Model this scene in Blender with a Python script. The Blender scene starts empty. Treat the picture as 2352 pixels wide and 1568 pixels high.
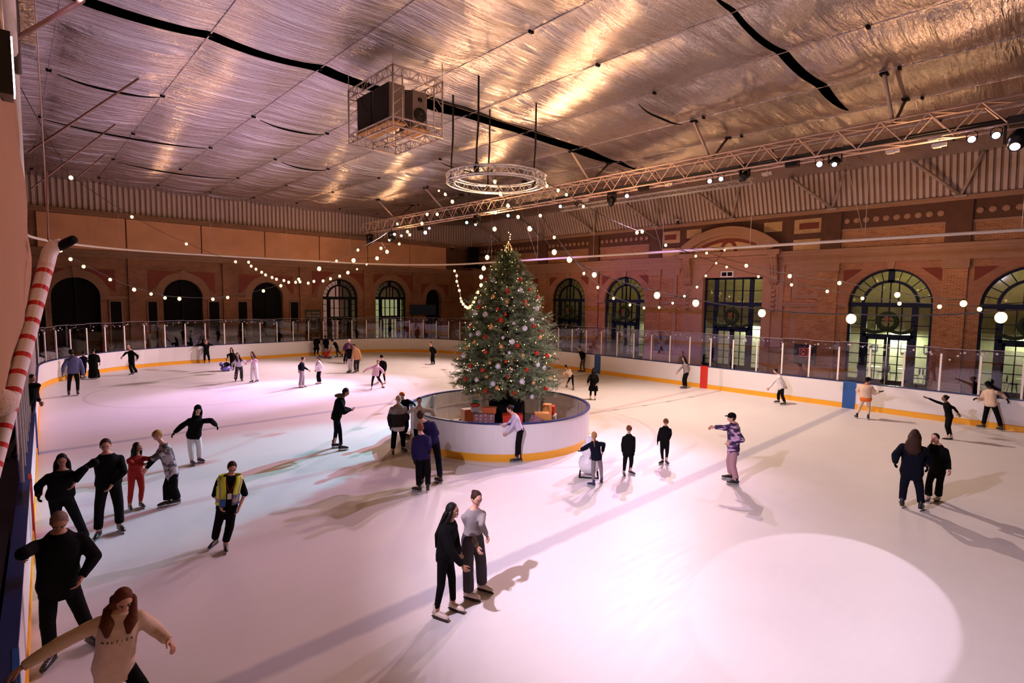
import bpy, math, random
import numpy as np
from mathutils import Vector, Matrix, Quaternion
from mathutils.geometry import tessellate_polygon
PI = math.pi
sc = bpy.context.scene
COL = sc.collection
random.seed(7)

# ------------------------------------------------------------------ camera
CAMZ = 4.6
F_PX = 1222.22
RCW = ((0.72879158, 0.04750559, -0.68308568), (-0.68463455, 0.06769153, -0.72573644), (0.01176258, 0.99657467, 0.08185699))
cd = bpy.data.cameras.new('camera'); cam = bpy.data.objects.new('camera', cd); COL.objects.link(cam)
cd.sensor_width = 36.0; cd.lens = F_PX / 2352 * 36.0; cd.clip_end = 200; cd.clip_start = 0.05
_r = Matrix(RCW).normalized()
cam.matrix_world = Matrix.Translation((0, 0, CAMZ)) @ _r.to_4x4()
sc.camera = cam
RN = np.array(RCW)
def ray(px, py):
    return RN @ np.array([px - 1176.0, -(py - 784.0), -F_PX])
def at(px, py, axis=2, val=0.0):          # where a sight line meets the plane axis = val
    d = ray(px, py); o = np.array([0, 0, CAMZ]); t = (val - o[axis]) / d[axis]
    return Vector(o + t * d)
def atd(px, py, dist):                    # point on a sight line at a horizontal distance
    d = ray(px, py); d = d / math.hypot(d[0], d[1]); return Vector((0, 0, CAMZ)) + Vector(d * dist)
def proj(p):
    c = RN.T @ (np.array(p) - np.array([0, 0, CAMZ])); return 1176 - F_PX * c[0] / c[2], 784 + F_PX * c[1] / c[2]

# ------------------------------------------------------------------ view and world
sc.view_settings.view_transform = 'Standard'; sc.view_settings.look = 'None'
sc.view_settings.gamma = 1.0; sc.view_settings.use_curve_mapping = False
sc.view_settings.exposure = 0.12
sc.cycles.use_denoising = True
sc.cycles.use_adaptive_sampling = True; sc.cycles.adaptive_threshold = 0.07; sc.cycles.adaptive_min_samples = 12
sc.cycles.max_bounces = 5; sc.cycles.diffuse_bounces = 2; sc.cycles.glossy_bounces = 2
sc.cycles.transmission_bounces = 2; sc.cycles.transparent_max_bounces = 10
sc.cycles.sample_clamp_indirect = 4.0; sc.cycles.caustics_reflective = False; sc.cycles.caustics_refractive = False
w = bpy.data.worlds.new('world'); sc.world = w; w.use_nodes = True
w.node_tree.nodes['Background'].inputs[0].default_value = (0.05, 0.03, 0.03, 1)
w.node_tree.nodes['Background'].inputs[1].default_value = 0.3

# ------------------------------------------------------------------ lights: stage spots and added warm points
def spot(name, loc, aim, color, watts, deg, blend=0.5, rad=0.08):
    l = bpy.data.lights.new(name, 'SPOT'); l.color = color; l.energy = watts; l.spot_size = math.radians(deg)
    l.spot_blend = blend; l.shadow_soft_size = rad
    o = bpy.data.objects.new(name, l); COL.objects.link(o); o.location = loc
    o.rotation_euler = (Vector(aim) - Vector(loc)).to_track_quat('-Z', 'Y').to_euler(); return o
def point(name, loc, color, watts, rad=0.15):
    l = bpy.data.lights.new(name, 'POINT'); l.color = color; l.energy = watts; l.shadow_soft_size = rad
    o = bpy.data.objects.new(name, l); COL.objects.link(o); o.location = loc; return o
WARM = (1.0, 0.53, 0.23)
VIOLET = (0.80, 0.55, 1.0); PINK = (1.0, 0.62, 0.98); CYAN = (0.50, 0.85, 1.0); LAV = (0.93, 0.78, 1.0)
# added warm points without fixtures, carrying the light of the string bulbs
for i, (x, y, z, p) in enumerate([(21.2, 3, 9.1, 110), (17.2, 14.2, 8.9, 520), (20.9, 24, 9.1, 300), (20.8, 34, 8.9, 170), (30.5, 6, 6.8, 185), (30.5, 16.0, 6.8, 185),
                               (30.5, 27, 6.6, 150), (12.6, 14.6, 7.9, 300), (7, 36, 8.6, 90), (18, 38, 8.6, 90), (6, 22, 7.5, 110), (10.5, 7, 8.9, 200), (2.5, -.5, 7.6, 260)]):
    point('warm_fill_light', (x, y, z), WARM, p, 0.12)
# coloured spotlights on the long truss and on the left rail
spot('violet_side_spot_light', (0.1, 5.6, 7.4), (14, 4.0, 0), LAV, 4700, 84, 0.8)
spot('pink_pool_light', (21, 3.2, 9.4), (9.3, 2.5, 0), (1.0, 0.80, 1.0), 8450, 13.2, 0.12, 0.05)
spot('cyan_spot_light', (21, 17.5, 9.4), (5.6, 15.0, 0), (0.22, 0.80, 1.0), 15600, 28, 0.7)
spot('violet_spot_light', (21, 29.5, 9.4), (8.6, 26.0, 0), VIOLET, 13650, 30, 0.7)
spot('lavender_spot_light', (21, 8.5, 9.4), (5.5, 7.0, 0), PINK, 13500, 60, 0.8)
spot('centre_spot_light', (21, 13.5, 9.4), (10.5, 9.0, 0), PINK, 3900, 50, 0.9)
spot('left_spot_light', (20.9, 19.5, 9.4), (3.0, 21.0, 0), PINK, 8450, 70, 0.9)
spot('peach_spot_light', (20.8, 12.0, 9.3), (19.0, 9.0, 0), (1.0, .74, .62), 3900, 128, 0.6)
spot('peach_far_spot_light', (20.8, 27.0, 9.3), (15.0, 27.0, 0), (1.0, .72, .64), 4300, 120, 0.6)
spot('pink_far_spot_light', (21, 24.0, 9.4), (12.0, 26.0, 0), PINK, 5200, 44, 0.8)
spot('far_left_spot_light', (20.9, 33.0, 9.4), (6.0, 34.0, 0), (1.0, .68, .80), 10500, 64, 0.9)
spot('violet_wall_spot_light', (21, 25.5, 9.4), (35, 22.5, 3.5), (0.58, 0.28, 1.0), 3600, 60, 0.9)
spot('violet_wall_spot_light', (21, 15.5, 9.4), (35, 14.5, 3.2), (0.58, 0.28, 1.0), 3200, 44, 0.9)

# ------------------------------------------------------------------ materials
MATS = {}
def mat(name, color=(.8, .8, .8), rough=0.6, metal=0.0, emit=None, estr=0.0, alpha=1.0, spec=0.5, bump=None, var=0.0, vscale=8.0, light=True, sheen=0.0):
    if name in MATS: return MATS[name]
    m = bpy.data.materials.new(name); m.use_nodes = True; nt = m.node_tree; b = nt.nodes['Principled BSDF']
    b.inputs['Base Color'].default_value = (*color, 1); b.inputs['Roughness'].default_value = rough
    b.inputs['Metallic'].default_value = metal; b.inputs['Specular IOR Level'].default_value = spec
    if emit: b.inputs['Emission Color'].default_value = (*emit, 1); b.inputs['Emission Strength'].default_value = estr
    if alpha < 1: b.inputs['Alpha'].default_value = alpha
    tc = nt.nodes.new('ShaderNodeTexCoord')
    if var > 0:
        n = nt.nodes.new('ShaderNodeTexNoise'); n.inputs['Scale'].default_value = vscale; n.inputs['Detail'].default_value = 4
        nt.links.new(tc.outputs['Object'], n.inputs['Vector'])
        mx = nt.nodes.new('ShaderNodeMix'); mx.data_type = 'RGBA'
        mx.inputs[6].default_value = (*[c * (1 - var) for c in color], 1); mx.inputs[7].default_value = (*[min(1, c * (1 + var)) for c in color], 1)
        nt.links.new(n.outputs['Fac'], mx.inputs[0]); nt.links.new(mx.outputs[2], b.inputs['Base Color'])
    if bump:
        n = nt.nodes.new('ShaderNodeTexNoise'); n.inputs['Scale'].default_value = bump[0]; n.inputs['Detail'].default_value = 3
        nt.links.new(tc.outputs['Object'], n.inputs['Vector'])
        bp = nt.nodes.new('ShaderNodeBump'); bp.inputs['Strength'].default_value = bump[1]; bp.inputs['Distance'].default_value = bump[2]
        nt.links.new(n.outputs['Fac'], bp.inputs['Height']); nt.links.new(bp.outputs['Normal'], b.inputs['Normal'])
    if not light: m.cycles.emission_sampling = 'NONE'
    MATS[name] = m; return m

def brick_mat(name, c1, c2, mortar, axes='YZ', scale=1.0):
    m = bpy.data.materials.new(name); m.use_nodes = True; nt = m.node_tree; b = nt.nodes['Principled BSDF']
    tc = nt.nodes.new('ShaderNodeTexCoord'); sp = nt.nodes.new('ShaderNodeSeparateXYZ'); cb = nt.nodes.new('ShaderNodeCombineXYZ')
    nt.links.new(tc.outputs['Object'], sp.inputs[0]); nt.links.new(sp.outputs[axes[0]], cb.inputs['X']); nt.links.new(sp.outputs['Z'], cb.inputs['Y'])
    br = nt.nodes.new('ShaderNodeTexBrick'); br.inputs['Scale'].default_value = 1.0; br.inputs['Brick Width'].default_value = 0.25 * scale
    br.inputs['Row Height'].default_value = 0.085 * scale; br.inputs['Mortar Size'].default_value = 0.011; br.inputs['Mortar Smooth'].default_value = 0.3
    br.inputs['Color1'].default_value = (*c1, 1); br.inputs['Color2'].default_value = (*c2, 1); br.inputs['Mortar'].default_value = (*mortar, 1)
    nt.links.new(cb.outputs[0], br.inputs['Vector'])
    n = nt.nodes.new('ShaderNodeTexNoise'); n.inputs['Scale'].default_value = 0.9; n.inputs['Detail'].default_value = 5; nt.links.new(tc.outputs['Object'], n.inputs['Vector'])
    rp = nt.nodes.new('ShaderNodeMapRange'); rp.inputs[3].default_value = 0.6; rp.inputs[4].default_value = 1.4; nt.links.new(n.outputs['Fac'], rp.inputs[0])
    mx = nt.nodes.new('ShaderNodeMix'); mx.data_type = 'RGBA'; mx.blend_type = 'MULTIPLY'; mx.inputs[0].default_value = 1
    nt.links.new(br.outputs['Color'], mx.inputs[6]); nt.links.new(rp.outputs[0], mx.inputs[7]); nt.links.new(mx.outputs[2], b.inputs['Base Color'])
    bp = nt.nodes.new('ShaderNodeBump'); bp.inputs['Strength'].default_value = 0.5; bp.inputs['Distance'].default_value = 0.01; bp.invert = True
    nt.links.new(br.outputs['Fac'], bp.inputs['Height']); nt.links.new(bp.outputs['Normal'], b.inputs['Normal'])
    b.inputs['Roughness'].default_value = 0.8; MATS[name] = m; return m
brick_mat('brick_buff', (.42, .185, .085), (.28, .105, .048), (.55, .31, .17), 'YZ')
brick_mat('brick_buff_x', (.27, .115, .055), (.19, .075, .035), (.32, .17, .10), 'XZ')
brick_mat('brick_yellow', (.62, .38, .17), (.50, .28, .12), (.70, .48, .28), 'YZ')
brick_mat('voussoir', (.40, .17, .10), (.32, .125, .07), (.44, .22, .14), 'YZ', 0.8)
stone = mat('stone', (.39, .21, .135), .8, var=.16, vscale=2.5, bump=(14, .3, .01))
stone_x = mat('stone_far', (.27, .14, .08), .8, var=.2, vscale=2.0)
pale = mat('pale_stone', (.62, .48, .42), .8, var=.1)
terra = mat('dark_terracotta', (.12, .05, .03), .85, var=.3, vscale=3)
redb = mat('red_brick', (.20, .045, .028), .85, var=.2, vscale=20)
disc = mat('medallion_terracotta', (.42, .23, .15), .8)
plaster = mat('warm_plaster', (.66, .33, .17), .8, var=.25, vscale=.8)
navy = mat('navy_paint', (.006, .011, .040), .6, spec=.2)
navydk = mat('dark_joinery', (.006, .008, .015), .7, spec=.15)
blackm = mat('black', (.004, .004, .005), .8, spec=.15)
blackg = mat('black_gloss', (.008, .008, .010), .25)
steel = mat('white_steel', (.62, .55, .52), .35, .4)
alum = mat('aluminium', (.82, .78, .76), .3, .85)
white = mat('white_plastic', (.80, .77, .78), .35, var=.03, vscale=1.2)
yellow = mat('yellow_kickplate', (.90, .42, .02), .4)
bluep = mat('blue_board_paint', (.012, .09, .34), .4)
redp = mat('red_board_paint', (.62, .03, .02), .4)
bluecap = mat('blue_cap_rail', (.012, .025, .12), .35)
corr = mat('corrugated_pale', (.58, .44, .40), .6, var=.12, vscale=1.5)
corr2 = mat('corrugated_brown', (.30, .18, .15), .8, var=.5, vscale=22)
beamp = mat('painted_beam', (.45, .33, .29), .5)
bulbm = mat('warm_bulb', (1, .8, .5), .3, emit=(1.0, .60, .21), estr=4.2, light=False)
bulbs2 = mat('hot_bulb', (1, .8, .5), .3, emit=(1.0, .74, .40), estr=60, light=False)
fairy = mat('fairy_bulb', (1, .8, .5), .3, emit=(1.0, .66, .28), estr=3.2, light=False)
lensw = mat('white_lens', (.8, .8, .9), .2, emit=(.72, .66, 1.0), estr=9, light=False)
lensp = mat('pink_lens', (.8, .7, .9), .2, emit=(.95, .60, 1.0), estr=14, light=False)
lensb = mat('blue_lens', (.6, .7, .9), .2, emit=(.35, .65, 1.0), estr=4, light=False)
cable = mat('black_cable', (.015, .012, .012), .6)
concrete = mat('dark_concrete', (.16, .12, .12), .7, var=.3, vscale=1.0)
floor_dk = mat('rubber_floor', (.10, .08, .10), .6, var=.3, vscale=1.0)

def glass_mat(name, tint, refl, base=0.04):
    m = bpy.data.materials.new(name); m.use_nodes = True; nt = m.node_tree; nt.nodes.clear()
    o = nt.nodes.new('ShaderNodeOutputMaterial'); t = nt.nodes.new('ShaderNodeBsdfTransparent'); g = nt.nodes.new('ShaderNodeBsdfGlossy')
    t.inputs[0].default_value = (*tint, 1); g.inputs['Roughness'].default_value = 0.03; g.inputs['Color'].default_value = (refl, refl, refl, 1)
    lw = nt.nodes.new('ShaderNodeLayerWeight'); lw.inputs[0].default_value = 0.5
    mr = nt.nodes.new('ShaderNodeMapRange'); mr.inputs[3].default_value = base; mr.inputs[4].default_value = 0.6
    pw = nt.nodes.new('ShaderNodeMath'); pw.operation = 'POWER'; pw.inputs[1].default_value = 3.0
    nt.links.new(lw.outputs['Facing'], pw.inputs[0]); nt.links.new(pw.outputs[0], mr.inputs[0])
    mx = nt.nodes.new('ShaderNodeMixShader'); nt.links.new(mr.outputs[0], mx.inputs[0]); nt.links.new(t.outputs[0], mx.inputs[1]); nt.links.new(g.outputs[0], mx.inputs[2])
    nt.links.new(mx.outputs[0], o.inputs[0]); MATS[name] = m; return m
glass = glass_mat('rink_glass', (.80, .78, .84), .9, 0.05)
wglass = glass_mat('window_glass', (.80, .80, .78), .9, 0.08)

def ice_mat():
    m = bpy.data.materials.new('ice'); m.use_nodes = True; nt = m.node_tree; b = nt.nodes['Principled BSDF']; N = nt.nodes; L = nt.links
    tc = N.new('ShaderNodeTexCoord'); sp = N.new('ShaderNodeSeparateXYZ'); L.new(tc.outputs['Object'], sp.inputs[0])
    wob = N.new('ShaderNodeTexNoise'); wob.inputs['Scale'].default_value = 3.0; wob.inputs['Detail'].default_value = 4; L.new(tc.outputs['Object'], wob.inputs['Vector'])
    def M(op, a, b_=None, c=None):
        n = N.new('ShaderNodeMath'); n.operation = op
        for i, v in enumerate((a, b_, c)):
            if v is None: continue
            if isinstance(v, (int, float)): n.inputs[i].default_value = v
            else: L.new(v, n.inputs[i])
        return n.outputs[0]
    wv = M('MULTIPLY', M('SUBTRACT', wob.outputs['Fac'], 0.5), 0.10)
    def band(v, c, hw, soft=0.10):
        d = M('ABSOLUTE', M('ADD', M('SUBTRACT', v, c), wv)); n = N.new('ShaderNodeMapRange'); n.clamp = True
        n.inputs[1].default_value = hw - soft / 2; n.inputs[2].default_value = hw + soft / 2; n.inputs[3].default_value = 1; n.inputs[4].default_value = 0; L.new(d, n.inputs[0]); return n.outputs[0]
    Y = sp.outputs['Y']; X = sp.outputs['X']
    def rad(cx, cy):
        return M('SQRT', M('ADD', M('POWER', M('SUBTRACT', X, cx), 2), M('POWER', M('SUBTRACT', Y, cy), 2)))
    blue = M('MAXIMUM', band(Y, 6.57, .17), band(Y, 20.15, .15)); red = band(Y, 13.2, .14)
    circ = M('MAXIMUM', band(rad(13.1, 13.2), 4.5, .06), M('MULTIPLY', band(rad(13.1, 13.2), 4.0, .20, .25), 0.35))
    dots = band(rad(17.5, 7.9), 0, .26); dots = M('MAXIMUM', dots, band(rad(5.6, 18.4), 0, .3)); thin = band(Y, 35.0, .04)
    for c in ((6.6, 29), (19.5, 29)):
        dots = M('MAXIMUM', dots, band(rad(*c), 0, .3)); thin = M('MAXIMUM', thin, band(rad(*c), 4.5, .04))
    n = N.new('ShaderNodeTexNoise'); n.inputs['Scale'].default_value = 0.5; n.inputs['Detail'].default_value = 6; n.inputs['Roughness'].default_value = .6; L.new(tc.outputs['Object'], n.inputs['Vector'])
    mp = N.new('ShaderNodeMapping'); mp.inputs['Scale'].default_value = (0.5, 5, 1); mp.inputs['Rotation'].default_value = (0, 0, .5); L.new(tc.outputs['Object'], mp.inputs[0])
    n2 = N.new('ShaderNodeTexNoise'); n2.inputs['Scale'].default_value = 2.2; n2.inputs['Detail'].default_value = 8; n2.inputs['Roughness'].default_value = .7; L.new(mp.outputs[0], n2.inputs['Vector'])
    def mix(f, a, bb):
        x = N.new('ShaderNodeMix'); x.data_type = 'RGBA'
        for i, v in ((0, f), (6, a), (7, bb)):
            if isinstance(v, (tuple, float, int)): x.inputs[i].default_value = (*v, 1) if isinstance(v, tuple) else v
            else: L.new(v, x.inputs[i])
        return x.outputs[2]
    c = mix(n.outputs['Fac'], (.66, .62, .63), (.80, .77, .78))
    c = mix(M('MULTIPLY', n2.outputs['Fac'], .35), c, (.88, .86, .87))
    c = mix(M('MULTIPLY', blue, .40), c, (.16, .18, .34)); c = mix(M('MULTIPLY', red, .26), c, (.42, .12, .12))
    c = mix(M('MULTIPLY', circ, .22), c, (.22, .14, .25)); c = mix(M('MULTIPLY', dots, .30), c, (.40, .25, .28)); c = mix(M('MULTIPLY', thin, .35), c, (.35, .18, .25))
    L.new(c, b.inputs['Base Color'])
    mr = N.new('ShaderNodeMapRange'); mr.inputs[3].default_value = .30; mr.inputs[4].default_value = .6; L.new(n2.outputs['Fac'], mr.inputs[0]); L.new(mr.outputs[0], b.inputs['Roughness'])
    bp = N.new('ShaderNodeBump'); bp.inputs['Strength'].default_value = .12; bp.inputs['Distance'].default_value = .01; L.new(n2.outputs['Fac'], bp.inputs['Height']); L.new(bp.outputs[0], b.inputs['Normal'])
    b.inputs['Specular IOR Level'].default_value = .28; MATS['ice'] = m; return m
ice = ice_mat()

def foil_mat(name='silver_foil', c=(.70, .63, .67)):
    m = bpy.data.materials.new(name); m.use_nodes = True; nt = m.node_tree; b = nt.nodes['Principled BSDF']; N = nt.nodes; L = nt.links
    b.inputs['Base Color'].default_value = (*c, 1); b.inputs['Metallic'].default_value = .92; b.inputs['Roughness'].default_value = .22
    tc = N.new('ShaderNodeTexCoord'); mp = N.new('ShaderNodeMapping'); mp.inputs['Scale'].default_value = (0.09, 1, 1); mp.inputs['Rotation'].default_value = (0, 0, .06); L.new(tc.outputs['Object'], mp.inputs[0])
    n = N.new('ShaderNodeTexNoise'); n.inputs['Scale'].default_value = 8.5; n.inputs['Detail'].default_value = 5; n.inputs['Roughness'].default_value = .6; n.inputs['Distortion'].default_value = .15; L.new(mp.outputs[0], n.inputs['Vector'])
    n3 = N.new('ShaderNodeTexNoise'); n3.inputs['Scale'].default_value = 26; n3.inputs['Detail'].default_value = 2; L.new(tc.outputs['Object'], n3.inputs['Vector'])
    ad = N.new('ShaderNodeMath'); ad.operation = 'MULTIPLY_ADD'; ad.inputs[1].default_value = .06; L.new(n3.outputs['Fac'], ad.inputs[0]); L.new(n.outputs['Fac'], ad.inputs[2])
    bp = N.new('ShaderNodeBump'); bp.inputs['Strength'].default_value = .95; bp.inputs['Distance'].default_value = .09; L.new(ad.outputs[0], bp.inputs['Height']); L.new(bp.outputs[0], b.inputs['Normal'])
    MATS[name] = m; return m
foil = foil_mat()

# ------------------------------------------------------------------ mesh builder
class MB:
    def __init__(s): s.v = []; s.f = []; s.m = []; s.sm = []
    def add(s, vs, fs, mi=0, smooth=False):
        o = len(s.v); s.v += [tuple(v) for v in vs]; s.f += [tuple(i + o for i in f) for f in fs]; s.m += [mi] * len(fs); s.sm += [smooth] * len(fs); return s
    def box(s, c, size, rot=None, mi=0):
        hx, hy, hz = size[0] / 2, size[1] / 2, size[2] / 2
        vs = [Vector((x, y, z)) for x in (-hx, hx) for y in (-hy, hy) for z in (-hz, hz)]
        if rot is not None: vs = [rot @ v for v in vs]
        c = Vector(c); vs = [v + c for v in vs]
        return s.add(vs, [(0, 1, 3, 2), (4, 6, 7, 5), (0, 4, 5, 1), (2, 3, 7, 6), (0, 2, 6, 4), (1, 5, 7, 3)], mi)
    def bb(s, x0, x1, y0, y1, z0, z1, mi=0):
        return s.box(((x0 + x1) / 2, (y0 + y1) / 2, (z0 + z1) / 2), (abs(x1 - x0), abs(y1 - y0), abs(z1 - z0)), None, mi)
    def tube(s, pts, r, n=8, mi=0, smooth=True, closed=False, cap=True, flat=1.0, up=None):
        pts = [Vector(p) for p in pts]; k = len(pts); rs = r if isinstance(r, (list, tuple)) else [r] * k
        vs = []; prev = None
        for i, p in enumerate(pts):
            a = pts[i - 1] if (i > 0 or closed) else p; b = pts[(i + 1) % k] if (i < k - 1 or closed) else p
            t = (b - a); t = t.normalized() if t.length > 1e-9 else Vector((0, 0, 1))
            if prev is None:
                u = Vector(up) if up is not None else (Vector((0, 0, 1)) if abs(t.z) < .9 else Vector((1, 0, 0)))
                u = (u - t * u.dot(t)).normalized()
            else:
                u = (prev - t * prev.dot(t)); u = u.normalized() if u.length > 1e-6 else prev
            prev = u; w_ = t.cross(u)
            for j in range(n):
                an = 2 * PI * j / n; vs.append(p + u * math.cos(an) * rs[i] + w_ * math.sin(an) * rs[i] * flat)
        fs = []
        for i in range(k if closed else k - 1):
            for j in range(n):
                a = i * n + j; b = i * n + (j + 1) % n; i2 = (i + 1) % k; fs.append((a, b, i2 * n + (j + 1) % n, i2 * n + j))
        if cap and not closed: fs.append(tuple(reversed(range(n)))); fs.append(tuple((k - 1) * n + j for j in range(n)))
        return s.add(vs, fs, mi, smooth)
    def capsule(s, p0, p1, r0, r1, n=10, mi=0):
        p0 = Vector(p0); p1 = Vector(p1); t = (p1 - p0); t = t.normalized() if t.length > 1e-6 else Vector((0, 0, 1)); pts = []; rs = []
        for a in (80, 55, 28): an = math.radians(a); pts.append(p0 - t * r0 * math.sin(an)); rs.append(r0 * math.cos(an))
        pts.append(p0); rs.append(r0); pts.append(p1 + t * 1e-4); rs.append(r1)
        for a in (28, 55, 80): an = math.radians(a); pts.append(p1 + t * r1 * math.sin(an)); rs.append(r1 * math.cos(an))
        return s.tube(pts, rs, n, mi)
    def ell(s, c, r, n=12, k=8, mi=0, rot=None, fn=None):
        c = Vector(c); r = (r, r, r) if isinstance(r, (int, float)) else r; vs = []; fs = []
        for i in range(k + 1):
            th = PI * i / k
            for j in range(n):
                ph = 2 * PI * j / n; v = Vector((math.sin(th) * math.cos(ph) * r[0], math.sin(th) * math.sin(ph) * r[1], math.cos(th) * r[2]))
                if fn: v = fn(v)
                if rot is not None: v = rot @ v
                vs.append(c + v)
        for i in range(k):
            for j in range(n): fs.append((i * n + j, (i + 1) * n + j, (i + 1) * n + (j + 1) % n, i * n + (j + 1) % n))
        return s.add(vs, fs, mi, True)
    def lathe(s, prof, c=(0, 0, 0), n=16, mi=0, rot=None):
        c = Vector(c); vs = []; fs = []
        for (r, z) in prof:
            for j in range(n):
                v = Vector((r * math.cos(2 * PI * j / n), r * math.sin(2 * PI * j / n), z)); v = rot @ v if rot is not None else v; vs.append(c + v)
        for i in range(len(prof) - 1):
            for j in range(n): fs.append((i * n + j, i * n + (j + 1) % n, (i + 1) * n + (j + 1) % n, (i + 1) * n + j))
        fs.append(tuple(reversed(range(n)))); fs.append(tuple((len(prof) - 1) * n + j for j in range(n)))
        return s.add(vs, fs, mi, True)
    def loft(s, rings, mi=0, cap=True):
        n = len(rings[0]); vs = [p for r_ in rings for p in r_]; fs = []
        for i in range(len(rings) - 1):
            for j in range(n): fs.append((i * n + j, i * n + (j + 1) % n, (i + 1) * n + (j + 1) % n, (i + 1) * n + j))
        if cap: fs.append(tuple(reversed(range(n)))); fs.append(tuple((len(rings) - 1) * n + j for j in range(n)))
        return s.add(vs, fs, mi, True)
    def prism(s, poly, place, depth, mi=0):
        # poly: 2D outline (a, b); place(a, b, d) -> 3D; extruded from d = 0 to depth
        n = len(poly); tri = tessellate_polygon([[Vector((a, b, 0)) for a, b in poly]])
        vs = [place(a, b, 0) for a, b in poly] + [place(a, b, depth) for a, b in poly]; fs = [tuple(t) for t in tri] + [tuple(n + i for i in reversed(t)) for t in tri]
        fs += [(i, (i + 1) % n, n + (i + 1) % n, n + i) for i in range(n)]
        return s.add(vs, fs, mi)
    def build(s, name, mats, parent=None, loc=None, smooth=None):
        me = bpy.data.meshes.new(name); me.from_pydata(s.v, [], s.f)
        if not isinstance(mats, (list, tuple)): mats = [mats]
        for m in mats: me.materials.append(m)
        me.polygons.foreach_set('material_index', s.m); me.polygons.foreach_set('use_smooth', s.sm if smooth is None else [smooth] * len(s.sm)); me.update()
        o = bpy.data.objects.new(name, me); COL.objects.link(o)
        if parent is not None: o.parent = parent; PARENTS.append((o, parent))
        return o
PARENTS = []
def tag(o, label=None, cat=None, group=None, kind=None):
    if label: o['label'] = label
    if cat: o['category'] = cat
    if group: o['group'] = group
    if kind: o['kind'] = kind
    return o
def thing(name, label, cat, loc=(0, 0, 0), group=None, rotz=0.0):
    o = bpy.data.objects.new(name, None); o.empty_display_size = .1; COL.objects.link(o); o.location = loc; o.rotation_euler = (0, 0, rotz); return tag(o, label, cat, group)
def part(mb, name, m, parent):              # geometry given in world space under a thing placed at its base
    o = mb.build(name, m, parent); p = parent; off = Vector((0, 0, 0))
    while p is not None: off += p.location; p = p.parent
    o.data.transform(Matrix.Translation(-off)); return o
def struct(mb, name, m): return tag(mb.build(name, m), kind='structure')
def rotz(a): return Matrix.Rotation(a, 3, 'Z')
def frame_rot(xd, zd=(0, 0, 1)):
    x = Vector(xd).normalized(); z = Vector(zd); y = z.cross(x).normalized(); z = x.cross(y); return Matrix((x, y, z)).transposed()

# ------------------------------------------------------------------ 2D noise
_rs = np.random.RandomState(3); _G = _rs.rand(256, 256)
def vnoise(x, y):
    xi = np.floor(x).astype(int); yi = np.floor(y).astype(int); fx = x - xi; fy = y - yi; fx = fx * fx * (3 - 2 * fx); fy = fy * fy * (3 - 2 * fy)
    g = lambda a, b: _G[a % 256, b % 256]
    return (g(xi, yi) * (1 - fx) + g(xi + 1, yi) * fx) * (1 - fy) + (g(xi, yi + 1) * (1 - fx) + g(xi + 1, yi + 1) * fx) * fy - .5

# ------------------------------------------------------------------ setting: floor, ice
RX0, RX1, RY0, RY1, RR = 0.22, 26.25, -13.5, 40.15, 7.3
def rink_outline(off=0.0, step=9):
    pts = []; x0, x1, y0, y1, r = RX0 - off, RX1 + off, RY0 - off, RY1 + off, RR + off
    for cx, cy, a0 in ((x1 - r, y1 - r, 0), (x0 + r, y1 - r, 90), (x0 + r, y0 + r, 180), (x1 - r, y0 + r, 270)):
        for k in range(step + 1): a = math.radians(a0 + 90 * k / step); pts.append((cx + r * math.cos(a), cy + r * math.sin(a)))
    return [(x + (.12 + .035 * (y - 20) if x < 13 else 0), y) for x, y in pts]   # the left side runs very slightly askew
XW, YW = 35.0, 43.05
b = MB(); b.bb(-6, 39.5, -16, 47, -.30, -.03); struct(b, 'floor', floor_dk)
b = MB(); b.prism(rink_outline(0.05, 16), lambda a, c, d: Vector((a, c, d)), -.05); o = struct(b, 'floor_ice', ice)

# ------------------------------------------------------------------ right wall
def wallR(b, a0, a1, z0, z1, d0, d1, mi=0): b.bb(XW - d1, XW - d0, a0, a1, z0, z1, mi)
def arch_poly(c, r, zs, n=24, z0=0.0): return [(c + r, z0)] + [(c + r * math.cos(PI * k / n), zs + r * math.sin(PI * k / n)) for k in range(n + 1)] + [(c - r, z0)]
PR = lambda a, z, d: Vector((XW - d, a, z)); PF = lambda a, z, d: Vector((a, YW - d, z))
def wall_with(openings, lo, hi, ztop, place, depth, name, m):
    poly = [(lo, ztop), (lo, -.03)]
    for op in sorted(openings, key=lambda o: o[0]):
        if op[0] == 'x': continue
        c, kind = op[0], op[1]
        if kind == 'arch': pl = arch_poly(c, op[2], op[3], 24, -.03); poly += list(reversed(pl))
        else: poly += [(c - op[2], -.03), (c - op[2], op[3]), (c + op[2], op[3]), (c + op[2], -.03)]
    poly += [(hi, -.03), (hi, ztop)]
    b = MB(); b.prism(poly, place, -depth); return struct(b, name, m)
archR = [(1.45, 1.93), (7.15, 1.93), (24.4, 1.86), (30.15, 1.86), (35.95, 1.86)]
ZS = 4.47
opR = [(c, 'arch', r, ZS) for c, r in archR] + [(15.86, 'rect', 1.98, 6.1)]
wall_with(opR, -14.0, YW + .5, 9.95, PR, .55, 'wall_right', MATS['brick_buff'])
pil = [-13, -7.2, -1.4, 4.42, 10.15, 21.7, 27.4, 33.15, 38.85]
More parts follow.
